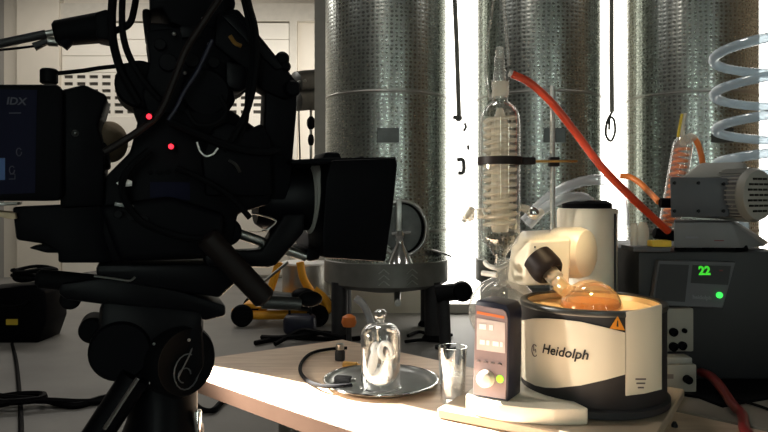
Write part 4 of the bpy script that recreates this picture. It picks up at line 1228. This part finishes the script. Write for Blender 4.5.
# cables on the rig
def cb_(pts, r, v, m='black_rubber'):
    B().tube([fp(x, y, v if len(q) == 0 else q[0]) for x, y, *q in pts], r, n=8, sub=6).build('cable', m, fcam)
cb_([(116, -30), (112, 10), (113, 40), (120, 68), (128, 84), (140, 104)], .0055, .03)
cb_([(124, -30), (122, 15), (124, 40), (132, 62), (146, 84), (160, 100)], .0042, .05)
cb_([(240, -30), (249, 6), (255, 30), (256, 60), (252, 92), (244, 118), (232, 140), (222, 150)], .0045, .075)
cb_([(236, -30), (248, 20), (252, 55), (248, 90), (246, 120), (238, 142)], .0035, .07)
cb_([(225, -10), (205, 20), (186, 50), (172, 85), (160, 112), (140, 130), (118, 144), (104, 152)], .0045, .078, 'brown_dark')
cb_([(212, 40), (198, 70), (184, 92), (176, 108), (168, 120)], .0026, .080, 'navy')
cb_([(170, 122), (200, 135), (235, 148), (262, 152), (280, 150)], .0050, .078)
cb_([(150, 150), (130, 168), (122, 190), (140, 220), (180, 236), (220, 240)], .0042, .08)
cb_([(176, 168), (200, 178), (230, 196), (250, 218)], .0036, .082)
cb_([(140, -30), (134, 10), (128, 25), (112, 32)], .0045, .0)
cb_([(186, 110), (196, 124), (214, 124), (226, 112), (220, 96)], .0035, .08)

# ================================================================== TRIPOD
tpc = fp(160, 330, 0)
tri_ = thing('camera_tripod', (tpc.x, tpc.y, 0), 'black fluid head tripod holding up the film camera', 'tripod')
def tpr(name, px, v1, v0, m='black_metal', bev=.004): return pr_(name, px, v1, v0, m, bev, tri_)
tpr('head_plate', [(60, 284), (112, 276), (140, 279), (226, 305), (226, 316), (206, 321), (160, 312), (66, 300), (58, 294)], .05, -.05)
B().cyl(fp(36, 278, .03), fp(108, 285, .03), .0115, n=20, bev=.004).build('pan_bar_grip', 'black_rubber', tri_)
tpr('plate_bed', [(96, 265), (240, 264), (250, 270), (220, 298), (130, 284), (96, 276)], .055, -.06)
B().tube([fp(94, 276, .056), fp(118, 279, .056), fp(130, 280.5, .056), fp(135, 277, .056)], .0014, n=6, sub=3).build('release_lever', 'steel', tri_)
disc('tilt_knob', 92, 331, 13, .02, -.03, 'black_rubber', tri_)
disc('side_knob', 70, 300, 10, .03, -.03, 'black_rubber', tri_)
tpr('head_housing', [(100, 300), (205, 310), (204, 330), (206, 368), (192, 392), (128, 394), (103, 376), (96, 346)], .055, -.06, bev=.012)
dax = (ev * .86 + eu * .5).normalized()
dcen = fp(172, 358, .03)
dr_ = B().lathe([(.043, -.02), (.045, -.015), (.045, .028), (.041, .034), (.038, .032), (0, .031)], dcen, dax, n=40).build('tilt_drum', 'black_rubber', tri_)
# embossed maker's mark on the drum: slash through a looped ring
q0 = dcen + dax * .0325
dx_ = Vector((0, 0, 1)).cross(dax).normalized() * 1.0; up = Vector((0, 0, 1))
em = B()
em.tube([q0 + dx_ * (.018 * math.cos(a)) + up * (-.012 + .022 * math.sin(a)) for a in [i * .35 for i in range(19)]], .0009, n=5, sub=1)
em.tube([q0 + dx_ * .014 + up * .03, q0 + dx_ * .004 + up * .008, q0 - dx_ * .012 - up * .016], .0011, n=5, sub=2)
em.tube([q0 + dx_ * (.009 * math.cos(a) - .003) + up * (-.016 + .009 * math.sin(a)) for a in [i * .45 for i in range(11)]], .0009, n=5, sub=1)
em.build('emblem', 'pump_dark', dr_)
disc('drag_dial', 120, 352, 30, .06, .03, 'black_plastic', tri_)
for x, y in ((154, 344), (189, 340)):
    B().ball(fp(x, y, .066 if x < 170 else .07), .002, 10, 6).build('rivet', 'steel', tri_)
tpr('head_strip', [(152.5, 356), (155, 356), (153, 378), (149, 386), (148.5, 378)], .064, .05, 'chrome', bev=.0005)
bc = fp(163, 392, 0)
B().lathe([(.030, -.22), (.034, -.20), (.034, -.12), (.052, -.10), (.052, -.05), (.044, -.03), (.044, .02)], (bc.x, bc.y, bc.z), n=36).build('bowl', 'black_metal', tri_)
B().box((bc.x + .049, bc.y - .012, bc.z - .045), (.008, .012, .05), bev=.002).build('bowl_lever', 'chrome', tri_)  # chrome bar standing in for the white highlight on the bowl's edge
lt = Vector((bc.x, bc.y, bc.z + .0))
l0 = fp(136, 376, .06)
legdir = (fp(84, 432, .09) - l0).normalized()
for i, (st, fx, fy) in enumerate(((None, -1.02, .52), (None, .12, .72), (None, -.25, 1.62))):
    if i == 0:
        s_ = l0
        e_ = Vector((-.98, .70, .012))
    else:
        s_ = Vector((bc.x + (.03 if i == 1 else 0), bc.y + (.03 if i == 2 else -.02), bc.z - .1)); e_ = Vector((fx, fy, .012))
    mid = s_ + (e_ - s_) * .52
    lg = B().cyl(s_, mid, .018, n=16).cyl(mid - (e_ - s_) * .04, e_, .013, n=14).build('leg', 'black_metal', tri_)
    B().ball(e_ + Vector((0, 0, .006)), .018, 12, 8, (1, 1, .9)).build('leg_foot', 'black_rubber', lg)
    B().lathe([(.021, -.03), (.024, -.02), (.024, .02), (.021, .03)], mid, e_ - s_, n=16).build('leg_lock', 'black_rubber', lg)
    if i == 0:
        off = Vector((.012, -.016, .008))
        B().tube([s_ + (e_ - s_) * .005 + off, s_ + (e_ - s_) * .06 + off], .0028, n=6, sub=1).build('leg_rail', 'chrome', lg)
        B().tube([s_ + (e_ - s_) * .066 + off, s_ + (e_ - s_) * .5 + off], .0028, n=6, sub=1).build('leg_rail', 'chrome', lg)
# pan handle
h0, h1 = fp(206, 236, .095), fp(266, 300, .095)
B().cyl(h0, h1, .0145, n=20, bev=.003).build('pan_handle', 'brown_dark', tri_)
B().cyl(fp(262, 302, .095), fp(300, 304, .095), .0085, n=16).build('handle_tube', 'steel_dark', tri_)
B().ball(fp(310, 299, .095), 1, 16, 10, (.016, .012, .010)).build('handle_knob', 'black_rubber', tri_)
